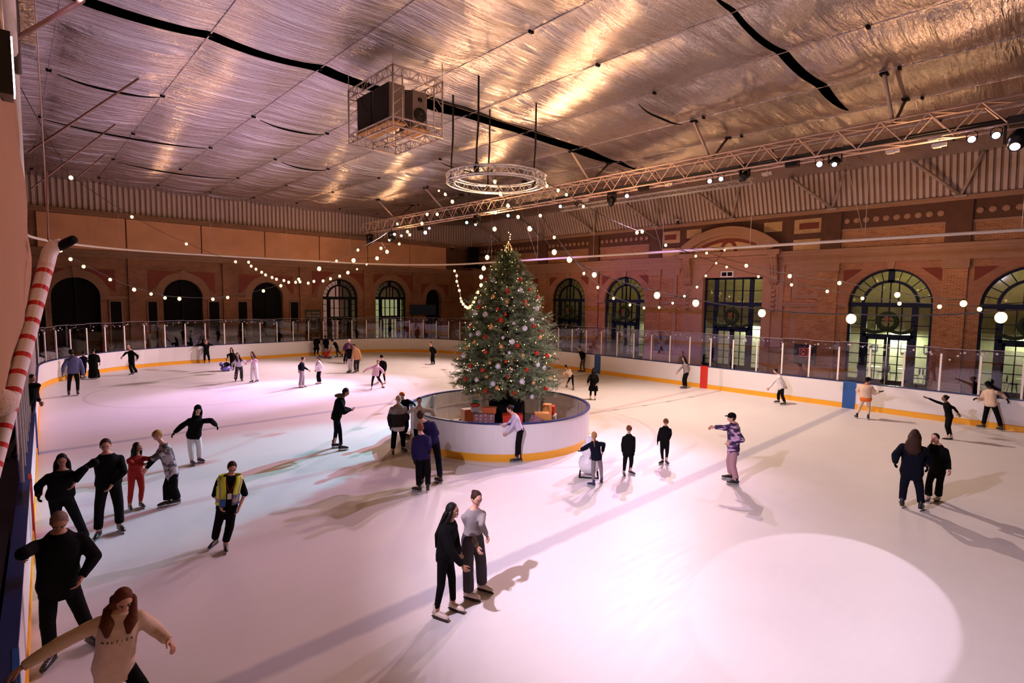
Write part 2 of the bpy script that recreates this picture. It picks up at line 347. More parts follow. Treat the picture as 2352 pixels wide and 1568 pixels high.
# stone and brick dressings, all fixed to the wall
b = MB()
for z0, z1, d in ((6.80, 7.02, .14), (7.02, 7.30, .20), (7.30, 7.46, .30), (7.46, 7.62, .40), (9.72, 9.95, .22)): wallR(b, -14, YW, z0, z1, 0, d)
struct(b, 'trim_1', stone)
b = MB(); cuts = sorted([(c - r, c + r) for c, r in archR] + [(13.0, 18.9)]); y = -14
for a0, a1 in cuts: wallR(b, y, a0, 4.26, 4.40, 0, .07); wallR(b, y, a0, 4.40, 4.52, 0, .12); y = a1
wallR(b, y, YW, 4.26, 4.52, 0, .10); struct(b, 'trim_2', stone)
b = MB()
for c in pil:
    wallR(b, c - .5, c + .5, .5, 6.5, .0, .16); 
struct(b, 'trim_3', MATS['brick_buff'])
b = MB()
for c in pil:
    wallR(b, c - .55, c + .55, 6.35, 6.80, 0, .24); wallR(b, c - .52, c + .52, 7.62, 9.72, 0, .22, 1)
    wallR(b, c - .60, c + .60, 0, .22, 0, .34, 2); wallR(b, c - .57, c + .57, .22, .38, 0, .28, 2); wallR(b, c - .54, c + .54, .38, .52, 0, .22, 2)
struct(b, 'trim_4', [stone, terra, pale])
b = MB()     # archivolts
for c, r in archR:
    n = 28; po = [(c + (r + .82) * math.cos(PI * k / n), ZS + .05 + (r + .82) * math.sin(PI * k / n)) for k in range(n + 1)]
    pi_ = [(c + r * math.cos(PI * k / n), ZS + .05 + r * math.sin(PI * k / n)) for k in range(n, -1, -1)]
    b.prism(po + pi_, PR, .06); b.prism([(c - .13, ZS + r), (c - .2, ZS + r + .40), (c + .2, ZS + r + .40), (c + .13, ZS + r)], PR, .16, 1)
struct(b, 'trim_5', [MATS['voussoir'], stone])
b = MB()     # red spandrel triangles
for c, r in archR:
    for s in (-1, 1): b.prism([(c + s * (r + .30), 6.42), (c + s * (r - .60), 6.42), (c + s * (r + .30), 5.70)], PR, .085)
struct(b, 'trim_6', redb)
b = MB()     # frieze: dark terracotta ground with medallions
for y0, y1 in ((-13, -1.9), (-.9, 3.9), (4.94, 9.63), (22.3, 26.88), (27.92, 32.63), (33.67, 38.33), (39.37, YW)):
    wallR(b, y0, y1, 8.72, 9.72, 0, .05, 1); wallR(b, y0, y1, 8.60, 8.72, 0, .10, 2)
    L_ = y1 - y0; n = 10 if L_ > 3.8 and L_ < 6 else int(L_ / .49)
    for k in range(n):
        yc = y0 + (k + .5) * L_ / n; b.lathe([(.15, 0), (.165, .03), (.10, .05)], (XW - .05, yc, 9.17), 12, 0, Matrix.Rotation(-PI / 2, 3, 'Y'))
struct(b, 'trim_7', [disc, terra, stone])
b = MB()     # yellow brick frieze panels beside the pediment
for y0, y1 in ((10.55, 12.2), (19.8, 21.3)):
    wallR(b, y0 - .35, y1 + .35, 7.62, 9.72, 0, .04, 1); wallR(b, y0, y1, 8.66, 9.5, .03, .07, 0); wallR(b, y0 + .3, y1 - .3, 8.9, 9.26, .06, .10, 2); wallR(b, y0, y1, 7.65, 8.3, .03, .07, 0)
wallR(b, 12.6, 19.4, 7.62, 9.72, 0, .03, 1)
for y0, y1 in ((12.9, 14.0), (18.2, 19.3)): wallR(b, y0, y1, 8.9, 9.5, .02, .06, 0)
struct(b, 'trim_8', [MATS['brick_yellow'], terra, redb])
# portal: stone surround, segmental pediment, consoles
b = MB(); PC = 16.2
wallR(b, 12.62, 13.86, 0, 6.8, 0, .10); wallR(b, 17.86, 19.4, 0, 6.8, 0, .10); wallR(b, 13.86, 17.86, 6.1, 6.8, 0, .10)
wallR(b, 13.3, 13.86, 0, 6.1, .10, .18); wallR(b, 17.86, 18.42, 0, 6.1, .10, .18); wallR(b, 13.3, 18.42, 6.1, 6.22, .10, .2)
wallR(b, 12.8, 19.6, 7.46, 7.78, 0, .62)
R_ = 5.0; h0 = 7.78
arc = lambda r, a: (PC + r * math.sin(a), h0 + (r * math.cos(a)) - (R_ - 1.64))
A = math.asin(3.42 / R_); n = 24
outer = [arc(R_, -A + 2 * A * k / n) for k in range(n + 1)]; inner = [arc(R_ - .55, -A * .93 + 2 * A * .93 * k / n) for k in range(n, -1, -1)]
b.prism([(y, max(z, h0)) for y, z in outer] + [(y, max(z, h0)) for y, z in inner], PR, .62)
inner2 = [arc(R_ - .50, -A * .93 + 2 * A * .93 * k / n) for k in range(n + 1)]; in3 = [arc(R_ - .75, -A * .85 + 2 * A * .85 * k / n) for k in range(n, -1, -1)]
b.prism([(y, max(z, h0)) for y, z in inner2] + [(y, max(z, h0)) for y, z in in3], PR, .35)
struct(b, 'trim_9', stone)
b = MB(); tym = [(y, max(z, h0)) for y, z in inner2]; b.prism([(tym[0][0], h0)] + tym[1:-1] + [(tym[-1][0], h0)], PR, .12, 0)
b.prism([arc(R_ - .75, -.45 + .9 * k / 12) for k in range(13)] + [arc(R_ - .95, .45 - .9 * k / 12) for k in range(13)], PR, .16, 1)
b.prism([(PC + .6 * math.cos(PI * k / 12), h0 + .85 * math.sin(PI * k / 12)) for k in range(13)] + [(PC + .38 * math.cos(PI * k / 12), h0 + .62 * math.sin(PI * k / 12)) for k in range(12, -1, -1)], PR, .17, 1)
struct(b, 'trim_10', [MATS['brick_yellow'], redb])
for k, yc in enumerate((13.2, 19.0)):
    b = MB(); b.prism([(0, 7.46), (.62, 7.46), (.60, 7.1), (.42, 6.7), (.30, 6.2), (.34, 5.95), (.22, 5.75), (.12, 5.6), (0, 5.6)], lambda a, z, d, yc=yc: Vector((XW - a, yc - .26 + d, z)), .52)
    for j in range(3): b.tube([(XW - .15, yc - .18 + .18 * j, 5.6), (XW - .45, yc - .18 + .18 * j, 6.7), (XW - .62, yc - .18 + .18 * j, 7.3)], .035, 6)
    for zz in (5.25, 4.95, 4.65, 4.35, 4.05): b.ell((XW - .14, yc, zz), (.12, .17, .14), 8, 6)
    wallR(b, yc - .3, yc + .3, 3.85, 5.5, 0, .13); struct(b, f'trim_{11 + k}', stone)
# brick panel piers each side of the portal
b = MB()
for y0, y1 in ((9.75, 12.62), (19.4, 22.3)):
    m_ = (y0 + y1) / 2
    for z0, z1 in ((.95, 4.1), (4.75, 6.35)):
        wallR(b, m_ - .95, m_ + .95, z0, z1, 0, .09, 0); wallR(b, m_ - .62, m_ + .62, z0 + .25, z1 - .25, .08, .11, 1)
    wallR(b, y0, m_ - 1.0, 4.6, 6.5, 0, .05, 1); wallR(b, m_ + 1.0, y1, 4.6, 6.5, 0, .05, 1); wallR(b, m_ - 1.15, m_ + 1.15, 6.35, 6.8, 0, .10, 0)
    wallR(b, y0, y1, 0, .22, 0, .5, 2); wallR(b, y0, y1, .22, .42, 0, .4, 2); wallR(b, y0, y1, .42, .6, 0, .3, 2)
struct(b, 'trim_13', [stone, MATS['brick_buff'], pale])

# windows and glazed doors in an opening
def arched_window(place, c, r, zs, name, door=True, wreath=False, dark=False, rect=None, doorz=2.67, idx=0, frame=None):
    fm = frame or navy; b = MB(); D0, D1 = -.28, -.14
    def bar(a0, a1, z0, z1, d0=D0, d1=D1):
        p0 = place(a0, z0, d0); p1 = place(a1, z1, d1); b.bb(p0.x, p1.x, p0.y, p1.y, p0.z, p1.z)
    def ringp(r0, r1, a0=0, a1=PI, n=28, d0=D0, d1=D1):
        po = [(c + r1 * math.cos(a0 + (a1 - a0) * k / n), zs + r1 * math.sin(a0 + (a1 - a0) * k / n)) for k in range(n + 1)]
        pn = [(c + r0 * math.cos(a0 + (a1 - a0) * k / n), zs + r0 * math.sin(a0 + (a1 - a0) * k / n)) for k in range(n, -1, -1)]
        b.prism(po + pn, lambda a, z, d: place(a, z, d0 + d), d1 - d0)
    x0, x1 = c - r, c + r; xs = r * .60
    if rect is None:
        ringp(r - .11, r + .02); ringp(r * .62, r * .62 + .14); ztop = zs
        for k in range(1, 12):
            a = PI * k / 12
            if k == 6: continue
            p, q = [(c + rr * math.cos(a), zs + rr * math.sin(a)) for rr in (r * .62 + .1, r - .08)]
            b.tube([place(p[0], p[1], -.2), place(q[0], q[1], -.2)], .022, 6)
        bar(c - .14, c + .14, zs + r * .62, zs + r - .02)
        for k in (-1, 0, 1): hh = math.sqrt(max(.01, (r * .62) ** 2 - (k * r * .2) ** 2)); bar(c + k * r * .2 - .02, c + k * r * .2 + .02, zs, zs + hh)
    else:
        ztop = rect; bar(x0, x1, rect - .12, rect)
        for a in (x0, x1 - .1): bar(a, a + .1, zs, rect)
        for s in (-1, 1): bar(c + s * xs - .13, c + s * xs + .13, zs, rect)
        for k in (-1, 0, 1): bar(c + k * xs / 2 - .025, c + k * xs / 2 + .025, zs, rect)
        bar(x0, x1, (zs + rect) / 2 - .02, (zs + rect) / 2 + .02)
    bar(x0, x1, zs - .14, zs + .10, D0 - .04, D1 + .05)
    bar(x0, x0 + .12, 0, zs); bar(x1 - .12, x1, 0, zs)
    for s in (-1, 1): bar(c + s * xs - .14, c + s * xs + .14, 0, zs)
    bar(c - xs, c + xs, doorz, doorz + .16)
    for k in (-1, 0, 1): bar(c + k * xs / 2 - .02, c + k * xs / 2 + .02, doorz + .1, zs)
    bar(c - xs, c + xs, (doorz + zs) / 2 - .02, (doorz + zs) / 2 + .02)
    for s in (-1, 1):
        a0, a1 = (x0, c - xs) if s < 0 else (c + xs, x1)
        for k in range(1, 8): zz = zs * k / 8; bar(a0, a1, zz - .02, zz + .02)
        bar(a0, a1, 0, .25)
    fr = tag(b.build(name, fm), kind='structure')
    g = MB()
    if rect is None: pl = arch_poly(c, r - .05, zs, 20, .05)
    else: pl = [(x0, .05), (x0, rect - .05), (x1, rect - .05), (x1, .05)]
    g.prism(pl, lambda a, z, d: place(a, z, -.215 + d), .008); g.build('glass_pane', wglass, fr)
    if door:
        for s in (-1, 1):
            d = MB(); a0, a1 = (c - xs + .14, c - .02) if s < 0 else (c + .02, c + xs - .14)
            def dbar(p, q, z0, z1):
                P0 = place(p, z0, -.26); P1 = place(q, z1, -.16); d.bb(P0.x, P1.x, P0.y, P1.y, P0.z, P1.z)
            dbar(a0, a0 + .12, 0.02, doorz); dbar(a1 - .12, a1, 0.02, doorz); dbar(a0, a1, doorz - .14, doorz); dbar(a0, a1, 0.02, .3)
            dbar((a0 + a1) / 2 - .02, (a0 + a1) / 2 + .02, .3, doorz)
            for k in range(1, 5): zz = .3 + (doorz - .44) * k / 5; dbar(a0, a1, zz - .02, zz + .02)
            lf = d.build('door_leaf', fm, fr); h = MB(); hx = a1 - .06 if s < 0 else a0 + .06
            P0 = place(hx, .95, -.12); P1 = place(hx, 1.35, -.12); h.tube([P0, P1], .016, 6); h.build('door_handle', alum, lf)
    return fr
nwin = 0
garl = mat('garland_green', (.02, .035, .018), .9, var=.4, vscale=30); bow = mat('pink_bow', (.42, .06, .14), .7)
def needles(b, c, r, n, ln=.09, rnd=random):
    for _ in range(n):
        d = Vector((rnd.gauss(0, 1), rnd.gauss(0, 1), rnd.gauss(0, 1))).normalized(); o = Vector(c) + d * r * .6; q = Vector((rnd.gauss(0, 1), rnd.gauss(0, 1), rnd.gauss(0, 1))).cross(d).normalized() * .008
        b.add([o - q, o + q, o + d * ln], [(0, 1, 2)])
def wreath(place, c, z, R, where, d=.02):
    t = thing('wreath', f'green wreath with pink bow in {where}', 'wreath', place(c, z - R, d), 'wreaths in the arched windows')
    b = MB(); n = 26
    pts = [place(c + R * math.cos(2 * PI * k / n), z + R * math.sin(2 * PI * k / n), d) for k in range(n)]; b.tube(pts, .12, 7, closed=True)
    for p in pts: needles(b, p, .14, 26, .12)
    part(b, 'greenery', garl, t)
    k = MB(); 
    for s in (-1, 1): k.ell(place(c + s * .10, z + R - .25, d + .14), (.065, .065, .05), 8, 6); k.tube([place(c, z + R - .25, d + .14), place(c + s * .1, z + R - .5, d + .14)], .03, 5)
    part(k, 'bow', bow, t)
def garland(place, c, z, w, sag, where, d=.02):
    b = MB(); n = 22
    pts = [place(c - w + 2 * w * k / n, z - sag * math.sin(PI * ((k / n * 2) % 1.0001)) , d) for k in range(n + 1)]; b.tube(pts, .09, 7)
    for p in pts: needles(b, p, .12, 22, .12)
    o = b.build('garland', garl); tag(o, f'swagged garland across {where}', 'garland', 'garlands over the doors')
names = {1.45: 'the arched window at the far right edge', 7.15: 'the wide arched window right of the stone portal', 24.4: 'the second arched window right of the tree', 30.15: 'the first arched window right of the tree'}
for c, r in archR:
    nwin += 1; arched_window(PR, c, r, ZS, f'window_{nwin}', wreath=c < 31)
    if c in names: wreath(PR, c, 3.55, .42, names[c]); garland(PR, c, 3.15, r * .62, .22, names[c])
nwin += 1; arched_window(PR, 15.86, 1.98, 4.38, f'window_{nwin}', rect=6.1, doorz=2.67)
wreath(PR, 15.86, 3.55, .42, 'the rectangular stone portal'); garland(PR, 15.86, 3.1, 1.25, .22, 'the rectangular stone portal')
# foyer behind the right wall
foyer = mat('foyer_wall', (.72, .70, .52), .8, var=.06); foyd = mat('foyer_floor', (.30, .26, .22), .5)
b = MB(); b.bb(39.3, 39.5, -6, 43, -.03, 7.6); b.bb(35.55, 39.5, -6, 43, 7.4, 7.6); b.bb(35.55, 39.5, 42.8, 43, -.03, 7.5); b.bb(35.55, 39.5, -6.2, -6, -.03, 7.5); struct(b, 'wall_foyer', foyer)
b = MB(); b.bb(35.56, 39.3, -6, 42.8, -.03, .0); struct(b, 'floor_foyer', foyd)
b = MB(); b.bb(38.9, 39.3, -6, 20.6, 2.95, 4.3); struct(b, 'trim_20', mat('foyer_beam', (.30, .27, .16), .8))
YG = (.86, 1.0, .62)
for y, p in ((7.4, 620), (1.8, 150), (15.9, 280), (24.4, 130)): 
    l = bpy.data.lights.new('foyer_lamp_light', 'AREA'); l.shape = 'RECTANGLE'; l.size = 2.6; l.size_y = .6; l.color = YG; l.energy = p
    o = bpy.data.objects.new('foyer_lamp_light', l); COL.objects.link(o); o.location = (38.7, y, 2.9); o.rotation_euler = (0, .25, PI / 2 * 0)
for y, p in ((7.2, 48), (1.6, 42), (15.9, 55), (24.4, 40), (30.1, 36)): point('foyer_ceiling_light', (37.2, y, 6.9), (1.0, .84, .26), p, .15)
frm = mat('picture_frame', (.10, .08, .06), .5); pap = mat('picture_paper', (.75, .78, .68), .7)
wins = {7.15: 'wide arched window right of the portal', 1.45: 'arched window at the far right'}
for i, (y, z, w_, h_) in enumerate([(8.6, 1.75, .35, .4), (7.0, 1.85, .55, .65), (5.9, 1.85, .5, .5), (4.9, 1.75, .45, .45), (0.4, 1.8, .5, .5)]):
    t = thing('framed_picture', ['smallest framed picture on the foyer wall', 'tallest framed picture on the foyer wall, behind the middle door', 'square framed picture right of the tallest one in the foyer', 'framed picture seen through the right sidelight of the wide arched window', 'framed picture on the foyer wall behind the rightmost arched window'][i], 'picture', (39.28, y, z - h_ / 2))
    b = MB(); b.bb(39.24, 39.29, y - w_ / 2, y + w_ / 2, z - h_ / 2, z + h_ / 2); part(b, 'frame', frm, t); b = MB(); b.bb(39.23, 39.24, y - w_ / 2 + .06, y + w_ / 2 - .06, z - h_ / 2 + .06, z + h_ / 2 - .06); part(b, 'print', pap, t)
wood = mat('dark_wood', (.12, .06, .03), .5); chairm = mat('black_chair_shell', (.012, .012, .014), .5)
for i, (y, pos) in enumerate([(8.3, 'left'), (6.7, 'middle'), (5.1, 'right'), (1.6, 'far right')]):
    t = thing('cafe_table', f'pale cafe table in the lit foyer, {pos} one behind the glazed doors', 'table', (37.6, y, 0), 'foyer tables')
    b = MB(); b.lathe([(.42, .72), (.42, .75)], (37.6, y, 0), 20); part(b, 'table_top', pap, t)
    b = MB(); b.tube([(37.6, y, .03), (37.6, y, .72)], .035, 8); part(b, 'pedestal', alum, t); b = MB(); b.lathe([(.26, 0), (.26, .02), (.05, .04)], (37.6, y, 0), 16); part(b, 'base', alum, t)
    for s in (-1, 1):
        yy = y + s * .5; t = thing('cafe_chair', f'black foyer chair {"left" if s > 0 else "right"} of the {pos} cafe table', 'chair', (37.5, yy, 0), 'foyer chairs')
        b = MB(); b.ell((37.5, yy, .46), (.22, .22, .04), 12, 6); part(b, 'seat', chairm, t)
        b = MB(); b.ell((37.5, yy + s * .22, .70), (.20, .04, .22), 12, 6); part(b, 'backrest', chairm, t)
        for dx in (-1, 1):
            for dy in (-1, 1): b = MB(); b.tube([(37.5 + dx * .14, yy + dy * .14, .44), (37.5 + dx * .2, yy + dy * .2, 0)], .012, 6); part(b, 'leg', blackm, t)

# ------------------------------------------------------------------ far wall
archF = [(3.0, 1.2, 4.35, 'dark'), (8.83, 1.2, 4.38, 'dark'), (14.5, 1.15, 4.4, 'dark'), (20.43, 1.58, 4.42, 'lit'), (25.28, 1.58, 4.45, 'green'), (30.0, .9, 4.4, 'dark')]
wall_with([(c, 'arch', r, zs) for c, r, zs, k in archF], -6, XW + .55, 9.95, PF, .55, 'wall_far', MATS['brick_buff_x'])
def wallF(b, a0, a1, z0, z1, d0, d1, mi=0): b.bb(a0, a1, YW - d1, YW - d0, z0, z1, mi)
b = MB()
for z0, z1, d in ((6.85, 7.05, .14), (7.05, 7.30, .24), (9.42, 9.60, .25), (9.60, 9.72, .38)): wallF(b, -6, XW, z0, z1, 0, d)
xx = -6
for c, r, zs, k in archF: wallF(b, xx, c - r, 4.2, 4.42, 0, .09); xx = c + r
wallF(b, xx, XW, 4.2, 4.42, 0, .09)
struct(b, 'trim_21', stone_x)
b = MB()
for c in (0.1, 6.15, 11.8, 17.4, 23.0, 28.0, 32.6): wallF(b, c - .45, c + .45, 0, 6.85, 0, .18)
struct(b, 'trim_22', MATS['brick_buff_x'])
b = MB()
for c, r, zs, k in archF:
    n = 24; po = [(c + (r + .5) * math.cos(PI * j / n), zs + .02 + (r + .5) * math.sin(PI * j / n)) for j in range(n + 1)]; pn = [(c + r * math.cos(PI * j / n), zs + .02 + r * math.sin(PI * j / n)) for j in range(n, -1, -1)]
    b.prism(po + pn, PF, .07, 0); b.prism([(c - .1, zs + r), (c - .15, zs + r + .65), (c + .15, zs + r + .65), (c + .1, zs + r)], PF, .13, 0)
    for s in (-1, 1): b.prism([(c + s * (r + .82), zs + r + .55), (c + s * (r * .35), zs + r + .55), (c + s * (r + .12), zs + r * .85), (c + s * (r + .82), zs + .25)], PF, .05, 1)
struct(b, 'trim_23', [stone_x, redb])
b = MB(); xs_ = [1.3, 5.69, 10.05, 14.35, 18.61, 22.93, 27.22, 31.4]
for a0, a1 in zip(xs_[:-1], xs_[1:]): wallF(b, a0 + .04, a1 - .04, 7.32, 9.40, 0, .16)
struct(b, 'trim_24', plaster)
b = MB(); wallF(b, 31.5, XW, 7.32, 9.4, 0, .05)
for x in (-.3, 33.2): wallF(b, x - .5, x + .5, 7.3, 9.42, 0, .3)
struct(b, 'trim_25', terra)
for x0, x1 in ((4.7, 5.27), (6.75, 7.25), (10.42, 11.08), (12.37, 12.98), (16.22, 16.84), (1.0, 1.5)):
    nwin += 1; b = MB(); wallF(b, x0, x1, 0, 4.05, 0, .03); o = struct(b, f'window_{nwin}', blackm)
    b = MB(); wallF(b, x0 - .08, x0, 0, 4.05, 0, .07); wallF(b, x1, x1 + .08, 0, 4.05, 0, .07); wallF(b, x0 - .08, x1 + .08, 4.05, 4.15, 0, .07); b.build('window_frame', stone_x, o)
glow_pink = mat('pink_room_glow', (.55, .32, .28), .8, emit=(1, .52, .42), estr=.30, light=False); glow_green = mat('green_room_glow', (.6, .65, .4), .8, emit=(.80, .86, .42), estr=.5, light=False)  # panels with their own glow, standing for lit rooms behind the far windows
for c, r, zs, k in archF:
    nwin += 1
    if k == 'dark':
        b = MB(); b.prism(arch_poly(c, r + .05, zs, 20, 0), lambda a, z, d: PF(a, z, -.4 - d), .05); o = struct(b, f'window_{nwin}', blackm)
        b = MB(); wallF(b, c - r, c + r, 2.55, 2.7, -.35, -.2); wallF(b, c - .04, c + .04, 0, zs + r - .05, -.38, -.28); b.build('window_bar', navydk, o)
    else: arched_window(PF, c, r, zs, f'window_{nwin}', frame=navydk)
b = MB(); b.bb(17.5, 29, 46.3, 46.5, -.03, 8); b.bb(17.5, 29, 43.6, 46.5, 6.6, 6.8); struct(b, 'wall_far_lobby', mat('lobby_wall', (.55, .42, .38), .8))
b = MB(); b.bb(18.9, 21.8, 46.1, 46.3, .3, 6.3); b.build('x', glow_pink); bpy.data.objects['x'].name = 'trim_26'; tag(bpy.data.objects['trim_26'], kind='structure')
b = MB(); b.bb(23.6, 27.0, 44.1, 44.2, .3, 4.35); o = struct(b, 'trim_27', glow_green)
# gable corrugation and sloped corrugated roof edge on the right
b = MB(); x = -6.0
while x < XW:
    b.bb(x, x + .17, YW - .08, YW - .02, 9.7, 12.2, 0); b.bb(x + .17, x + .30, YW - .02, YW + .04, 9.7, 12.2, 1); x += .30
struct(b, 'wall_far_gable', [corr, corr2])
ZC = 11.5
b = MB(); y = -14.0; q = Vector((34.2 - XW, 0, ZC + .45 - 9.9)); L_ = q.length; rr = frame_rot(q, Vector((0, 0, 1)))
while y < YW:
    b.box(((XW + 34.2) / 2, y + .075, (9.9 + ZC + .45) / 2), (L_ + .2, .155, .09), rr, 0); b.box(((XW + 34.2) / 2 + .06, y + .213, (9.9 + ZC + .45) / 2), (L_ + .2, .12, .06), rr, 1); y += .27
struct(b, 'ceiling_slope', [corr, corr2])
b = MB(); b.tube([(XW - .12, -14, 9.93), (XW - .12, YW, 9.93)], .075, 8); struct(b, 'trim_28', beamp)
b = MB(); b.bb(-6.2, -6, -16, YW + .5, -.3, 12.8); struct(b, 'wall_left', concrete)
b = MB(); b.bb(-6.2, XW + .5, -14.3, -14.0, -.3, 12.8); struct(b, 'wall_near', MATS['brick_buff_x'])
b = MB(); b.bb(-6.2, XW + 1, -14.3, YW + .6, 12.6, 12.8); struct(b, 'ceiling_deck', mat('roof_deck', (.01, .009, .009), .9))
b = MB(); b.bb(34.0, 34.4, -14, YW, ZC + .42, ZC + .6); struct(b, 'ceiling_edge', concrete)

# ------------------------------------------------------------------ foil ceiling
SE = [-6.0, -4.8, -1.8, 1.2, 4.2, 7.2, 10.15, 12.95, 16.0, 19.4, 22.7, 26.0, 29.3, 34.35]
def ceil_z(X, Y):
    z = np.full(X.shape, ZC)
    for a, c in zip(SE[:-1], SE[1:]):
        m = (X >= a) & (X <= c); t = (X - a) / (c - a); s = np.sin(PI * np.clip(t, 0, 1)); amp = .10 + .0 * X
        k = int(a * 7) % 11
        tens = np.minimum(1, np.minimum(t, 1 - t) * 5 + .15)
        big = vnoise(Y * .55 + k * 3.1, X * .06 + k) * .22
        wr = (vnoise(Y * 2.1 + X * .06 + k * 5, X * .10 + k) * .15 + vnoise(Y * 4.7 + X * .16 + k * 9, X * .22 + 7) * .085 + vnoise(Y * 9.5 + X * .3, X * .3 + k) * .035)
        z = np.where(m, ZC + .40 * np.clip((X - 29.3) / 5.1, 0, 1) - s * amp + big * s * .6 + wr * (tens * .8 + .0), z)
    return z
def gapw(x, x0, x1, w_): t = np.clip((x - x0) / (x1 - x0), 0, 1); return (1 + .45 * np.clip((x - 9) / 3, 0, 1) * (x0 < 0)) * w_ * np.sin(PI * t) ** .6 * (.75 + .5 * (vnoise(x * .35, x * 0 + 4) + .5))
def g1(x): return 16.55 - .25 * np.sin(PI * np.clip(x / 25, 0, 1))
def g2(x): return 6.15 + 0 * x
xs = np.linspace(-6, 34.35, 202)
def ceiling_piece(lo, hi, dy, name):
    n = int((float(np.mean(hi(xs))) - float(np.mean(lo(xs)))) / dy); T = np.linspace(0, 1, n + 1)
    X, TT = np.meshgrid(xs, T); Y = lo(X) * (1 - TT) + hi(X) * TT; Z = ceil_z(X, Y); ny, nx = X.shape
    v = np.stack([X, Y, Z], -1).reshape(-1, 3); i = np.arange(ny * nx).reshape(ny, nx)
    f = np.stack([i[:-1, :-1], i[1:, :-1], i[1:, 1:], i[:-1, 1:]], -1).reshape(-1, 4)
    me = bpy.data.meshes.new(name); me.vertices.add(len(v)); me.vertices.foreach_set('co', v.ravel()); me.loops.add(f.size); me.loops.foreach_set('vertex_index', f.ravel())
    me.polygons.add(len(f)); me.polygons.foreach_set('loop_start', np.arange(0, f.size, 4)); me.polygons.foreach_set('use_smooth', np.ones(len(f), bool)); me.update(calc_edges=True)
    me.materials.append(foil); o = bpy.data.objects.new(name, me); COL.objects.link(o); return tag(o, kind='structure')
ceiling_piece(lambda x: -14 + 0 * x, lambda x: g2(x) - gapw(x, 12.0, 22.3, .16), .12, 'ceiling_near')
ceiling_piece(lambda x: g2(x) + gapw(x, 12.0, 22.3, .16), lambda x: g1(x) - gapw(x, -3, 25, .36), .06, 'ceiling_middle')
ceiling_piece(lambda x: g1(x) + gapw(x, -3, 25, .30), lambda x: YW + 0 * x, .06, 'ceiling_far')
# seam battens along every joint, with black clips
b = MB(); bk = MB()
for s in SE[2:-1]:
    b.bb(s - .014, s + .014, -14, YW, ZC - .03, ZC - .01)
    for y in np.arange(-2, 42, 6.1): bk.bb(s - .07, s + .07, y - .04, y + .04, ZC - .07, ZC - .01)
struct(b, 'trim_29', foil); struct(bk, 'trim_30', blackm)
# ridge beam seen through the long gap
b = MB(); b.bb(9.5, 25.5, 16.32, 16.58, ZC + .22, ZC + .42, 0); b.bb(9.5, 25.5, 16.05, 16.28, ZC + .1, ZC + .16, 1); struct(b, 'trim_31', [mat('timber_beam', (.50, .30, .17), .6), blackm])
# thin dark slits between far sheets
b = MB()
for y, a, c in ((22.3, 1.4, 4.1), (22.3, 7.4, 10.0), (28.4, 1.3, 7.0), (28.4, 10.4, 12.8), (34.7, 4.4, 9.8), (22.6, 16.2, 19.2), (11.0, 16.3, 19.3)):
    b.tube([(a + (c - a) * t, y + .05 * math.sin(t * 9), ZC - .13 - .16 * math.sin(PI * t)) for t in np.linspace(0, 1, 12)], [.012 + .03 * math.sin(PI * t) for t in np.linspace(0, 1, 12)], 5)
struct(b, 'trim_32', blackm)
# ------------------------------------------------------------------ rink barrier
def offset_path(off, step=14, y_lo=-13.5):
    p = rink_outline(off, step); return p
def sweep(b, path, prof, mi=0, closed=True):      # profile (outward, z) swept along a ground path
    n = len(path); P = [Vector((x, y, 0)) for x, y in path]; k = len(prof); vs = []
    for i in range(n):
        t = (P[(i + 1) % n] - P[i - 1]).normalized(); nr = Vector((t.y, -t.x, 0))
        for a, z in prof: vs.append(P[i] + nr * a + Vector((0, 0, z)))
    fs = []
    for i in range(n if closed else n - 1):
        for j in range(k): a = i * k + j; c = i * k + (j + 1) % k; i2 = (i + 1) % n; fs.append((a, i2 * k + j, i2 * k + (j + 1) % k, c))
    b.add(vs, fs, mi)
base = rink_outline(0, 14)
rk = thing('rink_barrier', 'long white ice rink dasher boards with yellow kickplate and clear glass around the ice', 'rink barrier', (13.2, 13.3, 0))
b = MB(); sweep(b, base, [(0, .22), (0, 1.13), (.12, 1.13), (.12, 0), (.04, 0), (.04, .22)]); part(b, 'dasher_board', white, rk)
b = MB(); sweep(b, base, [(-.02, .0), (-.02, .20), (.06, .23), (.06, 0)]); part(b, 'kick_plate', yellow, rk)
b = MB(); sweep(b, base, [(-.015, 1.13), (-.015, 1.17), (.14, 1.17), (.14, 1.13)]); part(b, 'cap_rail', bluecap, rk)
for yc, m_, wd, nm in ((6.57, bluep, .24, 'blue_marker'), (20.15, bluep, .22, 'blue_marker'), (13.2, redp, .20, 'red_marker')):
    for xx in ((RX0 + .12 + .035 * (yc - 20)), RX1):
        b = MB(); s = 1 if xx > 5 else -1; b.bb(xx - .03 * s, xx + .02 * s, yc - wd, yc + wd, .0, 1.175); part(b, nm, m_, rk)
